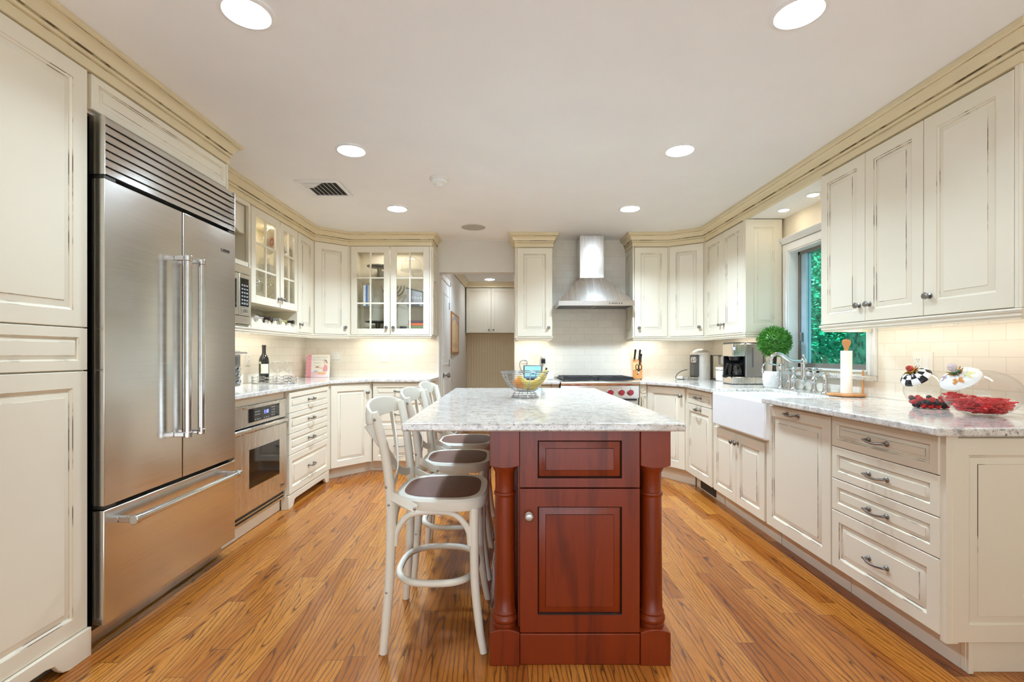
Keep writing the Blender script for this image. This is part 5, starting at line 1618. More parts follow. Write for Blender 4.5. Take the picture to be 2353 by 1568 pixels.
for i, (x, y, z, L, lb) in enumerate(((-0.03, 0.045, 0.208, 0.115, 'tallest black-handled knife at the left of the knife block'), (0.018, 0.052, 0.208, 0.112, 'black-handled knife at the back right of the knife block'),
                                      (0.030, 0.02, 0.175, 0.10, 'black-handled knife in the middle row of the knife block'), (0.022, 0.0, 0.155, 0.085, 'short black-handled knife low on the right of the knife block'))):
    p = BR @ V((x, y, z))
    k = thing('kitchen_knife', lb, 'knife', (1.385 + p.x, 5.06 + p.y, HR + p.z), -0.25, 'knives in the block')
    d = V((0.10, -0.35, 1)).normalized()
    up = [(0, 0, 0), tuple(d * 0.02), tuple(d * L * 0.5), tuple(d * L * 0.9), tuple(d * L)]
    obj('bolster', MB().tube([tuple(d * -0.02), tuple(d * 0.006)], 0, up=(0, 1, 0), flat=(0.010, 0.005)), CHROME, k)
    obj('handle', MB().tube(up, [0.009, 0.010, 0.0095, 0.0115, 0.008], 10), BLACK, k)
    obj('rivet', MB().ball(tuple(d * L * 0.35 + V((0, -0.009, 0))), 0.003, 8, 6).ball(tuple(d * L * 0.7 + V((0, -0.009, 0))), 0.003, 8, 6), CHROME, k)
p = BR @ V((0.012, -0.052, 0.118))
k = thing('kitchen_scissors', 'kitchen scissors with black loop handles in front of the knife block', 'scissors', (1.385 + p.x, 5.06 + p.y, HR + p.z), -0.25)
for s in (-1, 1):
    lp = [(0.016 * s + 0.014 * math.cos(a), -0.012, 0.012 + 0.026 * math.sin(a)) for a in [2 * PI * i / 20 for i in range(20)]]
    obj('handle', MB().tube(lp, 0.0045, 8, closed=True).tube([(0.012 * s, -0.012, -0.010), (0.0, -0.010, -0.034)], 0.0055, 8), BLACK, k)
obj('blade', MB().tube([(0, -0.011, -0.03), (0, -0.012, -0.055)], 0, up=(1, 0, 0), flat=(0.006, 0.002)), CHROME, k)

# ------------------------------------------------------------------ coffee corner
SIL = simple('silver_plastic', (206, 202, 194), 0.42, 0.55)
t = thing('espresso_machine', 'silver domed capsule espresso machine in the back right corner', 'coffee machine', (2.005, 4.955, HR))
obj('housing', MB().lathe([(0, 0.0), (0.082, 0.0), (0.082, 0.262), (0.0, 0.262)], (0.025, 0, 0), 'Z', 32), SIL, t)
dm = MB()
dm.ball((0.005, 0, 0.264), 0.100, 28, 16, sq=(1.02, 0.84, 0.58))
dm.v = [(x, y, z) if z > 0.264 else (x, y, max(z, 0.258)) for x, y, z in dm.v]
obj('dome_lid', dm, SIL, t)
obj('front_recess', MB().box(-0.085, -0.060, 0.03, -0.010, 0.060, 0.258), simple('charcoal_recess', (74, 72, 68), 0.5), t, bevel=0.01)
obj('spout', MB().lathe([(0, 0.175), (0.024, 0.18), (0.030, 0.205), (0.024, 0.235), (0, 0.238)], (-0.080, -0.045, 0), 'Z', 20), CHROME, t)
obj('drip_tray', MB().box(-0.155, -0.06, 0.006, -0.04, 0.06, 0.030), CHROME, t, bevel=0.006)
obj('water_tank', MB().box(0.118, -0.06, 0.012, 0.198, 0.06, 0.246), GLASS, t, bevel=0.012)
obj('tank_lid', MB().box(0.10, -0.062, 0.246, 0.200, 0.062, 0.256), simple('smoke_lid', (110, 108, 106), 0.3), t)
obj('tank_arm', MB().box(0.098, -0.05, 0.0, 0.118, 0.05, 0.246).box(0.1, -0.06, 0.0, 0.198, 0.06, 0.012), DARKST, t)
t = thing('power_cord', 'black power cord curling on the worktop left of the espresso machine', 'cord', (1.80, 5.0, HR))
obj('cord', MB().tube(spline([(0.11, 0.05, 0.10), (0.05, 0.05, 0.085), (-0.005, 0.03, 0.05), (-0.03, 0.0, 0.012), (0.0, -0.02, 0.0035), (0.05, -0.03, 0.0035)], 7), 0.0035, 8), BLACK, t)
obj('plug', MB().box(-0.0, 0.0, 0.001, 0.05, 0.035, 0.03), PLASTIC, t, bevel=0.006)
t = thing('white_canister', 'white lidded canister behind the coffee maker carafe', 'canister', (2.155, 4.70, HR))
obj('jar', MB().box(-0.075, -0.06, 0.0, 0.075, 0.06, 0.105), PORC, t, bevel=0.012, seg=3)
obj('lid', MB().box(-0.078, -0.063, 0.107, 0.078, 0.063, 0.138), PORC, t, bevel=0.012, seg=3)
m = MB()
m.box(-0.06, -0.0612, 0.045, -0.03, -0.0602, 0.062)
obj('printed_mark', m, simple('grey_print', (150, 150, 148), 0.5), t)
t = thing('plug_in_device', 'white plug-in device on the wall right of the espresso machine', 'plug', (XR - 0.0225, 4.93, 1.115), -PI / 2)
obj('housing', MB().box(-0.035, -0.05, -0.045, 0.035, 0.0, 0.045), WHITE, t, bevel=0.008)

t = thing('coffee_maker', 'tall steel drip coffee maker with glass carafe by the window', 'coffee maker', (1.965, 4.155, HR))
CM = m_steel('coffee_steel', (176, 176, 178), 0.3, (160, 160, 2), 0.004, 0.6, 0.0)
obj('base', MB().box(0.0, 0, 0.004, 0.272, 0.19, 0.066), STEELV, t, bevel=0.008)
obj('foot', MB().box(0.005, 0.005, 0.0, 0.268, 0.185, 0.005), BLACK, t)
obj('tower', MB().box(0.115, 0, 0.066, 0.272, 0.19, 0.360), CM, t, bevel=0.008)
obj('brew_head', MB().box(0.0, 0, 0.244, 0.116, 0.19, 0.360), STEELV, t, bevel=0.008)
obj('top_cover', MB().box(0.004, 0.004, 0.360, 0.268, 0.186, 0.368), DARKST, t, bevel=0.003)
obj('filter_basket', MB().lathe([(0, 0.205), (0.048, 0.21), (0.055, 0.245), (0, 0.245)], (0.066, 0.085, 0), 'Z', 24), BLACK, t)
obj('brew_recess', MB().box(0.004, 0.172, 0.066, 0.116, 0.188, 0.244).box(0.108, 0.012, 0.066, 0.116, 0.172, 0.244), BLACK, t)
obj('water_gauge', MB().box(0.172, -0.0025, 0.15, 0.184, 0.0, 0.325), simple('grey_gauge', (92, 92, 98), 0.25), t)
obj('screen', MB().box(0.004, -0.003, 0.300, 0.024, 0.0, 0.328), emit('small_blue_screen', (60, 80, 190), 0.8), t)
m = MB()
for i in range(4):
    m.lathe([(0, 0), (0.0065, 0), (0.005, 0.003), (0, 0.0035)], (0.012 + i * 0.017, 0, 0.275), 'Y', 12)
obj('buttons', m, CHROME, t)
t = thing('coffee_carafe', 'glass coffee carafe with black handle in the coffee maker', 'carafe', (2.030, 4.225, HR + 0.0675))
obj('glass_body', MB().lathe([(0, 0.0), (0.045, 0.0), (0.056, 0.012), (0.059, 0.045), (0.052, 0.085), (0.044, 0.10), (0.046, 0.108)], seg=28), clear('carafe_glass', (0.45, 0.45, 0.46), 0.08, 0.6), t)
obj('band', MB().lathe([(0.046, 0.1), (0.048, 0.101), (0.048, 0.112), (0.0, 0.114)], seg=28).lathe([(0.058, 0.012), (0.0605, 0.014), (0.0605, 0.022), (0.058, 0.022)], seg=28), BLACK, t)
obj('handle', MB().tube(spline([(-0.045, -0.015, 0.108), (-0.085, -0.03, 0.110), (-0.100, -0.036, 0.09), (-0.116, -0.04, 0.04), (-0.125, -0.045, 0.0), (-0.10, -0.036, 0.002), (-0.062, -0.022, 0.018)], 5), 0, up=(0.3, -1, 0), flat=(0.009, 0.0065)), BLACK, t, bevel=0.003)
obj('handle_inner', MB().tube(spline([(-0.066, -0.024, 0.10), (-0.072, -0.026, 0.06), (-0.070, -0.026, 0.015)], 5), 0, up=(0.3, -1, 0), flat=(0.008, 0.004)), BLACK, t)
m = MB()
for i in range(9):
    m.box(0.0565 + 0.002, -0.02, 0.018 + i * 0.008, 0.0605, -0.010, 0.020 + i * 0.008)
obj('scale_marks', m, WHITE, t)

# ------------------------------------------------------------------ topiary
t = thing('topiary_plant', 'round green topiary ball in a white hobnail pot beside the window', 'potted plant', (2.130, 3.795, HR))
m = MB().lathe([(0, 0), (0.066, 0), (0.074, 0.01), (0.082, 0.06), (0.083, 0.122), (0.080, 0.130), (0.074, 0.130), (0.072, 0.115), (0, 0.115)], seg=36)
for j in range(10):
    z = 0.014 + j * 0.0112
    r = 0.074 + 0.008 * min(1, z / 0.06)
    for i in range(36):
        a = 2 * PI * (i + 0.5 * (j % 2)) / 36
        cx, cy = r * math.cos(a), r * math.sin(a)
        k = 0.0055
        tx, ty = -math.sin(a), math.cos(a)
        m.add([(cx + tx * k, cy + ty * k, z), (cx, cy, z + k), (cx - tx * k, cy - ty * k, z), (cx, cy, z - k), (cx * 1.055, cy * 1.055, z)], [(0, 1, 4), (1, 2, 4), (2, 3, 4), (3, 0, 4)])
obj('pot', m, PORC, t, smooth=30)
obj('moss', MB().lathe([(0, 0.122), (0.05, 0.121), (0.073, 0.116)], seg=20), simple('moss', (86, 84, 50), 0.9, var=0.4, scale=80), t)
m = MB()
for k in range(3):
    a = k * 2.1
    m.tube(spline([(0.012 * math.cos(a), 0.012 * math.sin(a), 0.115), (0.008 * math.cos(a + 1), 0.008 * math.sin(a + 1), 0.18), (0.010 * math.cos(a + 2), 0.010 * math.sin(a + 2), 0.26), (0.0, 0.0, 0.31)], 4), 0.007, 8)
obj('trunk', m, BARK, t)
m = MB()
TC = V((0, 0, 0.362))
N_ = 1700
for i in range(N_):
    zz = 1 - 2 * (i + 0.5) / N_
    a = i * 2.399963
    q = math.sqrt(1 - zz * zz)
    nrm = V((q * math.cos(a), q * math.sin(a), zz))
    jit = V((random.uniform(-1, 1), random.uniform(-1, 1), random.uniform(-1, 1))) * 0.45
    d = (nrm + jit).normalized()
    s = d.cross(V((random.uniform(-1, 1), random.uniform(-1, 1), random.uniform(-1, 1)))).normalized()
    f = d.cross(s)
    r0 = random.uniform(0.080, 0.112)
    L = random.uniform(0.024, 0.036)
    b0 = TC + nrm * r0
    m.add([tuple(b0), tuple(b0 + d * L * 0.45 + s * 0.0052 + f * 0.0015), tuple(b0 + d * L), tuple(b0 + d * L * 0.45 - s * 0.0052 + f * 0.0015)], [(0, 1, 2), (0, 2, 3)])
m.ball(tuple(TC), 0.095, 20, 14)
obj('foliage', m, m_leaf('topiary_leaf', [(0.28, lin((26, 76, 24))), (0.5, lin((66, 136, 44))), (0.64, lin((122, 180, 72))), (0.78, lin((206, 210, 112)))], 0.45, 60.0), t, smooth=0)

t = thing('soap_dish', 'small dark metal dish on the window sill behind the faucet', 'dish', (2.262, 3.50, 1.0445))
obj('dish', MB().lathe([(0, 0), (0.03, 0), (0.034, 0.006), (0.046, 0.022), (0.048, 0.03), (0.044, 0.03), (0.03, 0.012), (0, 0.01)], seg=28), DARKST, t)

# ------------------------------------------------------------------ paper towels
t = thing('paper_towel_holder', 'light wood paper towel holder with a roll left of the candy jars', 'paper towel holder', (2.140, 3.005, HR))
obj('base', MB().lathe([(0, 0.004), (0.100, 0.004), (0.104, 0.008), (0.104, 0.014), (0.100, 0.018), (0, 0.018)], seg=40), BEECH, t)
m = MB()
for k in range(4):
    a = k * PI / 2 + 0.6
    m.lathe([(0.009, 0), (0.009, 0.005), (0, 0.005)], (0.085 * math.cos(a), 0.085 * math.sin(a), 0), 'Z', 12)
obj('foot', m, BLACK, t)
obj('rod', MB().lathe([(0.011, 0.018), (0.011, 0.29), (0, 0.29)], seg=16), BEECH, t)
obj('finial', MB().lathe([(0.009, 0.288), (0.0105, 0.296), (0.013, 0.303), (0.018, 0.318), (0.0235, 0.335), (0.0225, 0.349), (0.015, 0.358), (0, 0.361)], seg=24), BEECH, t)
obj('arm', MB().lathe([(0.0055, 0.012), (0.0055, 0.160), (0.004, 0.163), (0, 0.163)], (0.086, -0.025, 0), 'Z', 12), BEECH, t)
t = thing('paper_towel_roll', 'slim white roll of paper towel on the wooden holder', 'paper towel', (2.140, 3.005, HR + 0.0185))
obj('paper', MB().lathe([(0.0125, 0.0), (0.031, 0.0), (0.031, 0.268), (0.0125, 0.268)], seg=32), PAPER, t)
obj('core', MB().lathe([(0.0118, 0.0), (0.0132, 0.0), (0.0132, 0.2685), (0.0118, 0.2685)], seg=20), simple('cardboard', (178, 150, 112), 0.8), t)

# ------------------------------------------------------------------ candy jars


def jar(label, loc, r, sq, lidn, lidpos, lidr, lidmat):
    t = thing('candy_jar', label, 'candy jar', loc, group='tilted glass candy jars')
    h = r * sq[2]
    m = MB().ball((0, 0, h * 0.95), r, 40, 24, sq=sq)
    keep = []
    N = V(lidn).normalized()
    LP = V(lidpos) + V((0, 0, h * 0.95))
    for f, mm in zip(m.f, m.m):
        c_ = sum((V(m.v[i]) for i in f), V()) / len(f)
        if (c_ - LP).dot(N) < -0.002 or (c_ - LP).length > lidr * 1.15: keep.append(f)
    m.f = keep; m.m = [0] * len(keep)
    m.v = [(x, y, max(z, 0.0015)) for x, y, z in m.v]
    obj('bowl', m, JARGL, t)
    q = V((0, 0, 1)).rotation_difference(N).to_matrix().to_4x4()
    lid = obj('lid', MB().lathe([(lidr * 0.98, 0.0), (lidr, 0.004), (lidr * 0.97, 0.012), (lidr * 0.75, 0.026), (lidr * 0.4, 0.036), (0.012, 0.039), (0, 0.039)], seg=36), lidmat, t, loc=tuple(LP), rot=q.to_euler())
    fl = MB()
    for i in range(9):
        a = 2 * PI * i / 9
        fl.tube([(0.004 * math.cos(a), 0.004 * math.sin(a), 0.038), (0.018 * math.cos(a), 0.018 * math.sin(a), 0.042), (0.030 * math.cos(a), 0.030 * math.sin(a), 0.052)], [0.004, 0.005, 0.002], 6)
    obj('gilt_leaves', fl, BRASS, lid)
    return t, lid, h


CHECK = m_check('black_white_check')
t, lid, h1 = jar('small clear candy jar with a black and white checked lid', (2.085, 2.345, HR), 0.110, (1, 0.92, 0.86), (-0.62, -0.08, 0.77), (-0.066, 0.004, 0.058), 0.066, CHECK)
obj('finial', MB().ball((0, 0, 0.062), 0.016, 18, 12), simple('red_bead', (170, 40, 28), 0.2, coat=0.5, var=0.25, scale=60), lid)
obj('finial_base', MB().lathe([(0.008, 0.038), (0.012, 0.044), (0.010, 0.05), (0, 0.052)], seg=16), BRASS, lid)
t, lid, h2 = jar('large clear candy jar with a white butterfly-painted lid', (2.068, 2.075, HR), 0.146, (1, 0.84, 0.69), (-0.62, -0.10, 0.77), (-0.092, 0.0, 0.058), 0.074, simple('white_enamel', (240, 240, 236), 0.12, var=0.01, coat=0.4))
obj('finial', MB().lathe([(0.006, 0.04), (0.011, 0.046), (0.010, 0.054), (0.016, 0.062), (0.018, 0.074), (0.012, 0.084), (0, 0.086)], seg=10), simple('pale_crystal', (206, 190, 190), 0.15, var=0.2, scale=80), lid)
obj('finial_collar', MB().lathe([(0.013, 0.039), (0.016, 0.044), (0.012, 0.05), (0, 0.05)], seg=16), simple('green_collar', (40, 110, 84), 0.3), lid)
for nm, rgb, a, rr, s in (('orange', (206, 132, 44), 3.9, 0.060, 1.0), ('yellow', (222, 220, 160), 5.0, 0.055, 1.0), ('grey', (150, 156, 166), 1.2, 0.055, 0.9), ('mauve', (178, 156, 170), 2.3, 0.055, 0.8), ('blue', (92, 124, 170), 5.9, 0.052, 0.6)):
    m = MB()
    rr *= 0.82
    zc = 0.0295
    T = MX.Translation((rr * math.cos(a), rr * math.sin(a), zc)) @ MX.Rotation(a + PI / 2, 4, 'Z') @ MX.Rotation(0.0, 4, 'X')
    sl = MX.Rotation(0.40, 4, 'X')
    m.M = T @ sl
    for k in (-1, 1):
        m.prism([(0.001 * k, -0.004), (0.016 * k * s, -0.016 * s), (0.020 * k * s, -0.004), (0.012 * k * s, 0.003), (0.018 * k * s, 0.012 * s), (0.008 * k * s, 0.016 * s), (0.001 * k, 0.005)], 0.0, 0.0012)
    obj('painted_butterfly', m, simple(nm + '_butterfly', rgb, 0.3, var=0.2, scale=120), lid)
REDB = simple('red_berry_candy', (206, 44, 48), 0.6, var=0.12, bump=0.5, scale=160)
BLKB = simple('black_berry_candy', (44, 40, 42), 0.6, var=0.2, bump=0.5, scale=160)
random.seed(11)
bm_r = MB().ball((0, 0, 0), 0.0125, 14, 10)
first = {}
spots = []
for L, (z, R, n) in enumerate(((0.0135, 0.062, 14), (0.0135, 0.034, 8), (0.030, 0.074, 14), (0.032, 0.045, 8), (0.046, 0.078, 10))):
    for i in range(n):
        a = 2 * PI * i / n + L * 0.4
        spots.append((2.085 + R * math.cos(a), 2.345 + R * 0.92 * math.sin(a), HR + z + 0.001))
for i, p in enumerate(spots):
    red = random.random() < 0.58
    key = 'red' if red else 'black'
    if key not in first:
        first[key] = obj('berry_candy', bm_r, REDB if red else BLKB, loc=p)
        tag(first[key], 'red sugared berry candy in the small jar' if red else 'black sugared berry candy in the small jar', 'candy', 'red berry candies in the small jar' if red else 'black berry candies in the small jar')
    else:
        c_ = first[key].copy(); COL.objects.link(c_); c_.location = p
        c_.rotation_euler = (random.random() * 3, random.random() * 3, 0)
m = MB()
for i in range(420):
    a, q = random.uniform(0, 2 * PI), math.sqrt(random.random())
    hmax = 0.036 + 0.036 * (0.5 + 0.5 * math.cos(a - 3.3)) + 0.012 * math.sin(3 * a)
    z = random.uniform(0.010, hmax + 0.012)
    wz = math.sqrt(max(0.05, 1 - ((z - 0.094) / 0.0986) ** 2)) * 0.90
    x, y = 0.146 * wz * q * math.cos(a) * 0.96, 0.123 * wz * q * math.sin(a) * 0.96
    R_ = MX.Translation((x, y, z)) @ MX.Rotation(random.uniform(0, 6.3), 4, 'Z') @ MX.Rotation(random.uniform(-0.7, 0.7), 4, 'X')
    m.M = R_
    m.prism([(-0.018, 0), (-0.010, -0.0065), (0.002, -0.006), (0.009, -0.002), (0.016, -0.007), (0.016, 0.007), (0.009, 0.002), (0.002, 0.006), (-0.010, 0.0065)], -0.003, 0.003)
o = obj('gummy_candy', m, simple('red_gummy', (222, 34, 44), 0.25, var=0.18, scale=26, coat=0.3), loc=(2.068, 2.075, HR + 0.003), bevel=0.0015)
tag(o, 'heap of red gummy fish candy in the large jar', 'candy', kind='stuff')

# ------------------------------------------------------------------ passage
t = thing('framed_board', 'tall wooden framed board on the wall of the passage', 'wall board', (-0.732, 6.26, 1.46), PI / 2)
obj('frame', MB().box(-0.17, -0.03, -0.27, 0.70, 0.0, -0.25).box(-0.17, -0.03, 0.25, 0.70, 0.0, 0.27).box(-0.17, -0.03, -0.25, -0.15, 0.0, 0.25).box(0.68, -0.03, -0.25, 0.70, 0.0, 0.25), m_wood('frame_wood', (170, 116, 70), (134, 84, 48)), t)
bo = obj('board', MB().box(-0.15, -0.024, -0.25, 0.68, -0.002, 0.25), simple('tan_board', (222, 188, 142), 0.6), t)
m = MB()
fv = simple('faded_violet', (158, 148, 158), 0.6)
for x, z in ((-0.06, 0.14), (0.04, 0.165), (0.16, 0.185), (0.30, 0.185), (0.42, 0.165), (0.54, 0.13)):
    obj('painted_block', MB().box(x, -0.0255, z, x + 0.075, -0.0235, z + 0.055), fv, bo)
m = MB()
for x, z0, z1 in ((0.04, -0.20, -0.13), (0.16, -0.19, -0.14), (0.28, -0.22, -0.11), (0.40, -0.19, -0.13), (0.52, -0.2, -0.15)):
    m.box(x, -0.0255, z0, x + 0.012, -0.0235, z1).box(x - 0.01, -0.0255, z1 - 0.03, x + 0.022, -0.0235, z1 - 0.024)
obj('painted_stalks', m, simple('faded_brown', (142, 110, 96), 0.6), bo)
plate('light_switch', 'small wall plate in the passage below the framed board', 'switch', (-0.733, 6.40, 1.145), PI / 2, gangs=('rocker', 'rocker', 'rocker'))

# ------------------------------------------------------------------ inside the glazed cabinets
GREY = m_steel('pewter_plate', (140, 138, 132), 0.35, (12, 12, 12), 0)
BX, BY = -1.615, 4.90


def cake_stand(label, loc, r, h, mat, beads=0):
    t = thing('cake_stand', label, 'cake stand', loc, group='cake stands in the glazed cabinets')
    obj('plate', MB().lathe([(0, h), (r * 0.97, h), (r, h + 0.006), (r, h - 0.004), (r * 0.9, h - 0.008), (0.03, h - 0.012), (0, h - 0.012)], seg=40), mat, t)
    obj('foot', MB().lathe([(0.06, 0), (0.058, 0.006), (0.034, 0.02), (0.022, h * 0.5), (0.026, h - 0.012), (0, h - 0.011)], seg=24), mat, t)
    if beads:
        b = MB()
        for i in range(beads):
            a = 2 * PI * i / beads
            b.ball((r * math.cos(a), r * math.sin(a), h + 0.004), 0.0052, 8, 6)
        obj('beaded_rim', b, mat, t)
    return t


cake_stand('pewter cake stand with beaded rim behind the upper left glass door', (BX + 0.262, BY + 0.155, 1.981), 0.125, 0.125, GREY, 44)
cake_stand('dark cake stand on the bottom shelf of the glazed back cabinet', (BX + 0.245, BY + 0.155, 1.395), 0.13, 0.125, m_steel('dark_plate', (92, 88, 80), 0.4, (12, 12, 12), 0))
t = cake_stand('clear glass domed cake stand on the top shelf, right door', (BX + 0.60, BY + 0.160, 1.981), 0.115, 0.085, JARGL)
obj('dome', MB().lathe([(0.105, 0.09), (0.105, 0.15), (0.09, 0.19), (0.05, 0.215), (0.012, 0.222), (0.014, 0.235), (0, 0.24)], seg=32), JARGL, t)
for i, (rgb, w_, lb) in enumerate(((((236, 238, 240)), 0.026, 'white book standing left on the middle shelf'), (((84, 124, 186)), 0.016, 'thin blue book between two white books'), (((220, 224, 232)), 0.018, 'white book right of the thin blue book'))):
    t = thing('shelf_book', lb, 'book', (BX + 0.118 + (0, 0.028, 0.046)[i], BY + 0.06, 1.681), group='books standing on the middle shelf')
    cm = simple('book_cover', rgb, 0.4, var=0.1, scale=40)
    obj('cover', MB().box(0, 0, 0, w_, 0.16, 0.215), cm, t, bevel=0.001)
    obj('pages', MB().box(0.002, 0.002, 0.2145, w_ - 0.002, 0.158, 0.2165), PAPER, t)
t = thing('silver_candelabrum', 'curved silver candelabrum behind the meeting glass doors', 'candelabrum', (BX + 0.405, BY + 0.17, 1.681))
m = MB().tube([(0, 0, 0.02), (0, 0, 0.235)], 0.007, 12)
for r in (0.05, 0.085, 0.12):
    m.tube(arc((0, 0, 0.225), r, 180, 360, 20), 0.0075, 10)
obj('branches', m, CHROME, t)
obj('base', MB().lathe([(0, 0), (0.05, 0), (0.045, 0.01), (0.015, 0.02), (0, 0.03)], seg=24), CHROME, t)
t = thing('silver_house_box', 'silver box with sloping roof and raised letters on the middle shelf', 'box', (BX + 0.570, BY + 0.08, 1.681))
SV = m_steel('silver_box', (176, 176, 178), 0.35, (20, 20, 20), 0)
obj('box', MB().prism_xz([(0, 0), (0.16, 0), (0.16, 0.145), (0.0, 0.185)], 0, 0.10), SV, t)
obj('roof', MB().prism_xz([(-0.008, 0.185), (0.168, 0.143), (0.168, 0.153), (-0.008, 0.197)], -0.008, 0.108), DARKST, t)
m = MB()
for x in (0.045, 0.075, 0.105, 0.135):
    m.box(x, -0.004, 0.075, x + 0.006, 0, 0.105).box(x, -0.004, 0.099, x + 0.02, 0, 0.105).box(x + 0.014, -0.004, 0.075, x + 0.02, 0, 0.105)
obj('raised_letters', m, simple('white_relief', (226, 226, 226), 0.4), t)
obj('door_panel', MB().box(0.05, -0.003, 0.0, 0.13, 0, 0.035), DARKST, t)
zz = 1.395
for rgb, hh, lb in (((226, 178, 60), 0.022, 'yellow book at the bottom of the cabinet stack'), ((176, 40, 44), 0.030, 'red book above the yellow one in the stack'), ((116, 132, 78), 0.030, 'green book in the middle of the stack'),
                    ((226, 96, 34), 0.026, 'orange book second from the top of the stack'), ((78, 48, 54), 0.028, 'dark maroon book on top of the stack')):
    t = thing('stacked_book', lb, 'book', (BX + 0.590, BY + 0.05, zz), group='stacked books on the bottom shelf')
    cm = simple('stack_cover', rgb, 0.45, var=0.08, scale=30)
    obj('cover', MB().box(0, 0, 0, 0.19, 0.14, hh - 0.001), cm, t, bevel=0.0015)
    obj('pages', MB().box(0.003, 0.1395, 0.003, 0.187, 0.1415, hh - 0.004), PAPER, t)
    zz += hh
t = thing('green_box', 'long green box on the bottom shelf left of the book stack', 'box', (BX + 0.445, BY + 0.06, 1.395))
obj('box', MB().box(0, 0, 0, 0.135, 0.10, 0.036), simple('green_card', (150, 166, 130), 0.6), t, bevel=0.001)
obj('lid', MB().box(-0.002, -0.002, 0.036, 0.137, 0.102, 0.046), bpy.data.materials['green_card'], t, bevel=0.001)
t = thing('black_box', 'small black box lying on the green box', 'box', (BX + 0.498, BY + 0.07, 1.4415))
obj('box', MB().box(0, 0, 0, 0.06, 0.06, 0.030), BLACK, t, bevel=0.002)
obj('lid_line', MB().box(-0.0005, -0.0005, 0.020, 0.0605, 0.0605, 0.022), simple('grey_line', (120, 120, 118), 0.4), t)

# left wall glazed cabinet (x along the wall = world Y)
GX = LXU - 0.15
t = thing('painted_plate', 'large plate painted with a red flower on the top shelf', 'plate', (GX - 0.05, 4.13, 2.0445), 0.0)
t.rotation_euler = (0, 0.22, 0)
pm = MB().lathe([(0, 0), (0.05, 0.001), (0.085, 0.010), (0.115, 0.018), (0.115, 0.021), (0.085, 0.014), (0.05, 0.005), (0, 0.004)], (0, 0, 0.118), 'X', 36)
obj('plate', pm, simple('cream_glaze_plate', (232, 226, 200), 0.2, var=0.08), t)
m = MB()
for i in range(16):
    a = 2 * PI * i / 16
    m.add([(0.022, 0.02 + 0.018 * math.cos(a + 0.3), 0.118 + 0.018 * math.sin(a + 0.3)), (0.024, 0.02 + 0.058 * math.cos(a), 0.118 + 0.058 * math.sin(a)), (0.022, 0.02 + 0.018 * math.cos(a - 0.3), 0.118 + 0.018 * math.sin(a - 0.3))], [(0, 1, 2)])
obj('painted_flower', m, simple('red_flower', (200, 60, 56), 0.4, var=0.15), t)
obj('painted_leaf', MB().add([(0.020, -0.03, 0.07), (0.022, -0.075, 0.095), (0.022, -0.06, 0.13), (0.021, -0.02, 0.10)], [(0, 1, 2, 3)]), simple('olive_leaf', (176, 176, 140), 0.4), t)
t = thing('silver_cup', 'small round silver cup on the top shelf behind the right glass door', 'cup', (GX + 0.085, 4.235, 2.0445))
obj('bowl', MB().lathe([(0, 0.0), (0.025, 0.0), (0.012, 0.012), (0.010, 0.03), (0.030, 0.045), (0.036, 0.065), (0.030, 0.09), (0.028, 0.09), (0, 0.05)], seg=24), CHROME, t)
obj('handle', MB().tube(arc((0.0, -0.034, 0.068), 0.018, 60, 300, 12, 'YZ'), 0.003, 8), CHROME, t)
t = thing('glass_pitcher', 'clear glass pitcher on the middle shelf of the left glazed cabinet', 'pitcher', (GX + 0.06, 3.90, 1.8045))
obj('jug', MB().lathe([(0, 0.002), (0.045, 0.002), (0.05, 0.05), (0.042, 0.11), (0.036, 0.15), (0.040, 0.16)], seg=24), clear('grey_glass', (0.86, 0.86, 0.85), 0.08, 0.6), t)
obj('handle', MB().tube(arc((0, 0.055, 0.085), 0.04, -80, 80, 12, 'YZ'), 0.005, 8), JARGL, t)
t = thing('white_dish_stack', 'stack of white bowls on the middle shelf of the left glazed cabinet', 'bowls', (GX, 4.02, 1.8045))
obj('bowl', MB().lathe([(0, 0), (0.04, 0), (0.08, 0.05), (0.085, 0.09), (0.08, 0.09), (0.03, 0.02), (0, 0.015)], seg=28), PORC, t)
obj('upper_bowl', MB().lathe([(0.078, 0.092), (0.084, 0.12), (0.079, 0.12), (0.04, 0.10), (0, 0.095)], seg=28), PORC, t)
gi = 0
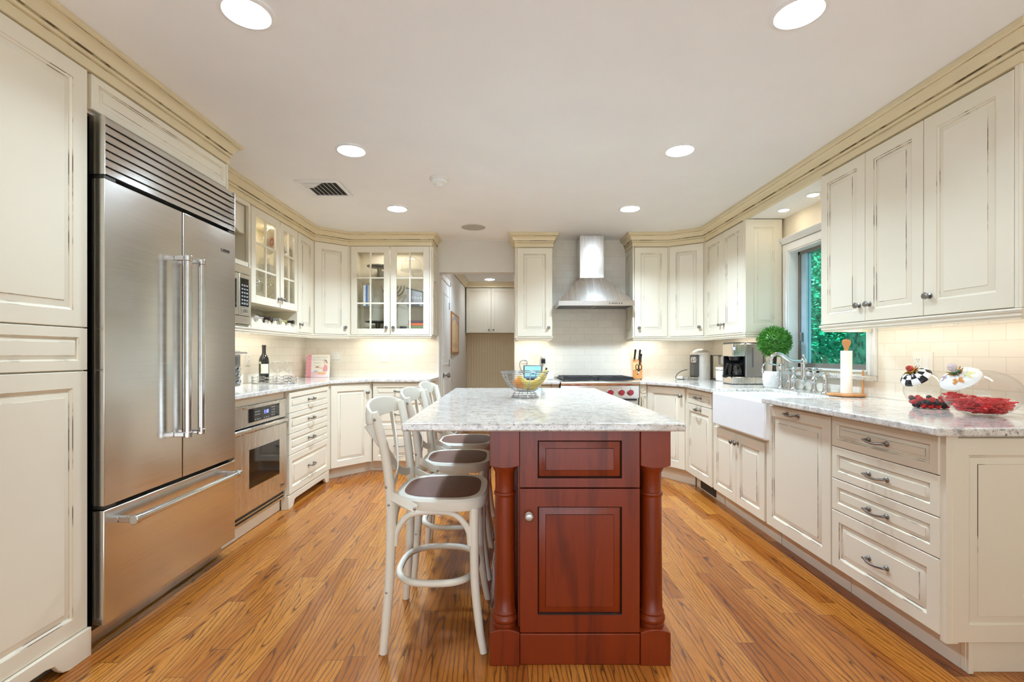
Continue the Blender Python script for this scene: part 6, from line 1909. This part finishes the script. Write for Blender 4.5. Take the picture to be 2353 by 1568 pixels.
for y, x, z, s, lb in ((3.74, 0.07, 1.5785, 1.05, 'wine glass on the bottom shelf, left end of the glazed cabinet'), (3.84, 0.02, 1.5785, 1.05, 'wine glass second from the left on the bottom shelf'), (3.93, 0.07, 1.5785, 1.05, 'wine glass just left of the cabinet door knobs'),
                       (4.13, 0.08, 1.5785, 1.1, 'wine glass just right of the cabinet door knobs'), (4.24, 0.08, 1.5785, 1.1, 'wine glass at the right end of the bottom shelf'),
                       (4.16, 0.09, 1.8045, 0.8, 'short wine glass on the middle shelf behind the right glass door'), (4.25, 0.06, 1.8045, 0.8, 'short wine glass at the right end of the middle shelf')):
    goblet('stemmed_glass', lb, (GX + x, y, z), 'glasses in the left glazed cabinet', s)
# bottles lying in the wine rack
for y, rgb, cap, lb in ((3.79, (206, 196, 190), (60, 44, 44), 'pale rose wine bottle lying at the left of the wine rack'), (3.945, (58, 54, 40), (150, 146, 140), 'dark wine bottle lying in the middle of the wine rack'), (4.195, (196, 186, 120), (50, 42, 30), 'pale wine bottle with dark capsule at the right of the wine rack')):
    t = thing('racked_wine_bottle', lb, 'bottle', (LXU - 0.292, y, 1.4605), group='bottles lying in the wine rack')
    obj('glass_body', MB().lathe([(0, 0), (0.034, 0.0), (0.037, 0.004), (0.037, 0.17), (0.030, 0.195), (0.016, 0.22), (0.014, 0.28), (0, 0.28)], (0, 0, 0), 'X', 24), simple('rack_bottle', rgb, 0.12, coat=0.5), t)
    obj('capsule', MB().lathe([(0.0148, 0.235), (0.0148, 0.295), (0.017, 0.297), (0.017, 0.310), (0, 0.311)], (0, 0, 0), 'X', 20), simple('rack_capsule', cap, 0.4), t)

# ------------------------------------------------------------------ lamps under and inside the cabinets
WARM = (1.0, 0.93, 0.81)
for loc, sx, sy, wt_ in (((-2.06, 3.60, 1.372), 0.03, 1.5, 1.5), ((-1.22, 5.06, 1.372), 0.75, 0.03, 1.2), ((-1.95, 4.95, 1.372), 0.2, 0.03, 0.2), ((0.277, 5.06, 1.352), 0.32, 0.03, 0.7), ((1.48, 5.06, 1.352), 0.3, 0.03, 0.8),
                         ((1.95, 5.0, 1.352), 0.25, 0.03, 0.25), ((2.12, 4.28, 1.352), 0.03, 0.7, 0.7), ((2.13, 2.40, 1.352), 0.03, 1.05, 0.85)):
    area('under_cabinet_lamp', loc, sx, sy, UNDER * wt_, WARM)
for loc, sx, sy, wt_ in (((-1.195, 5.06, 2.27), 0.5, 0.06, 0.9), ((GX, 3.92, 2.27), 0.06, 0.5, 0.9)):
    area('cabinet_lamp', loc, sx, sy, UNDER * wt_, (1, 0.94, 0.84))
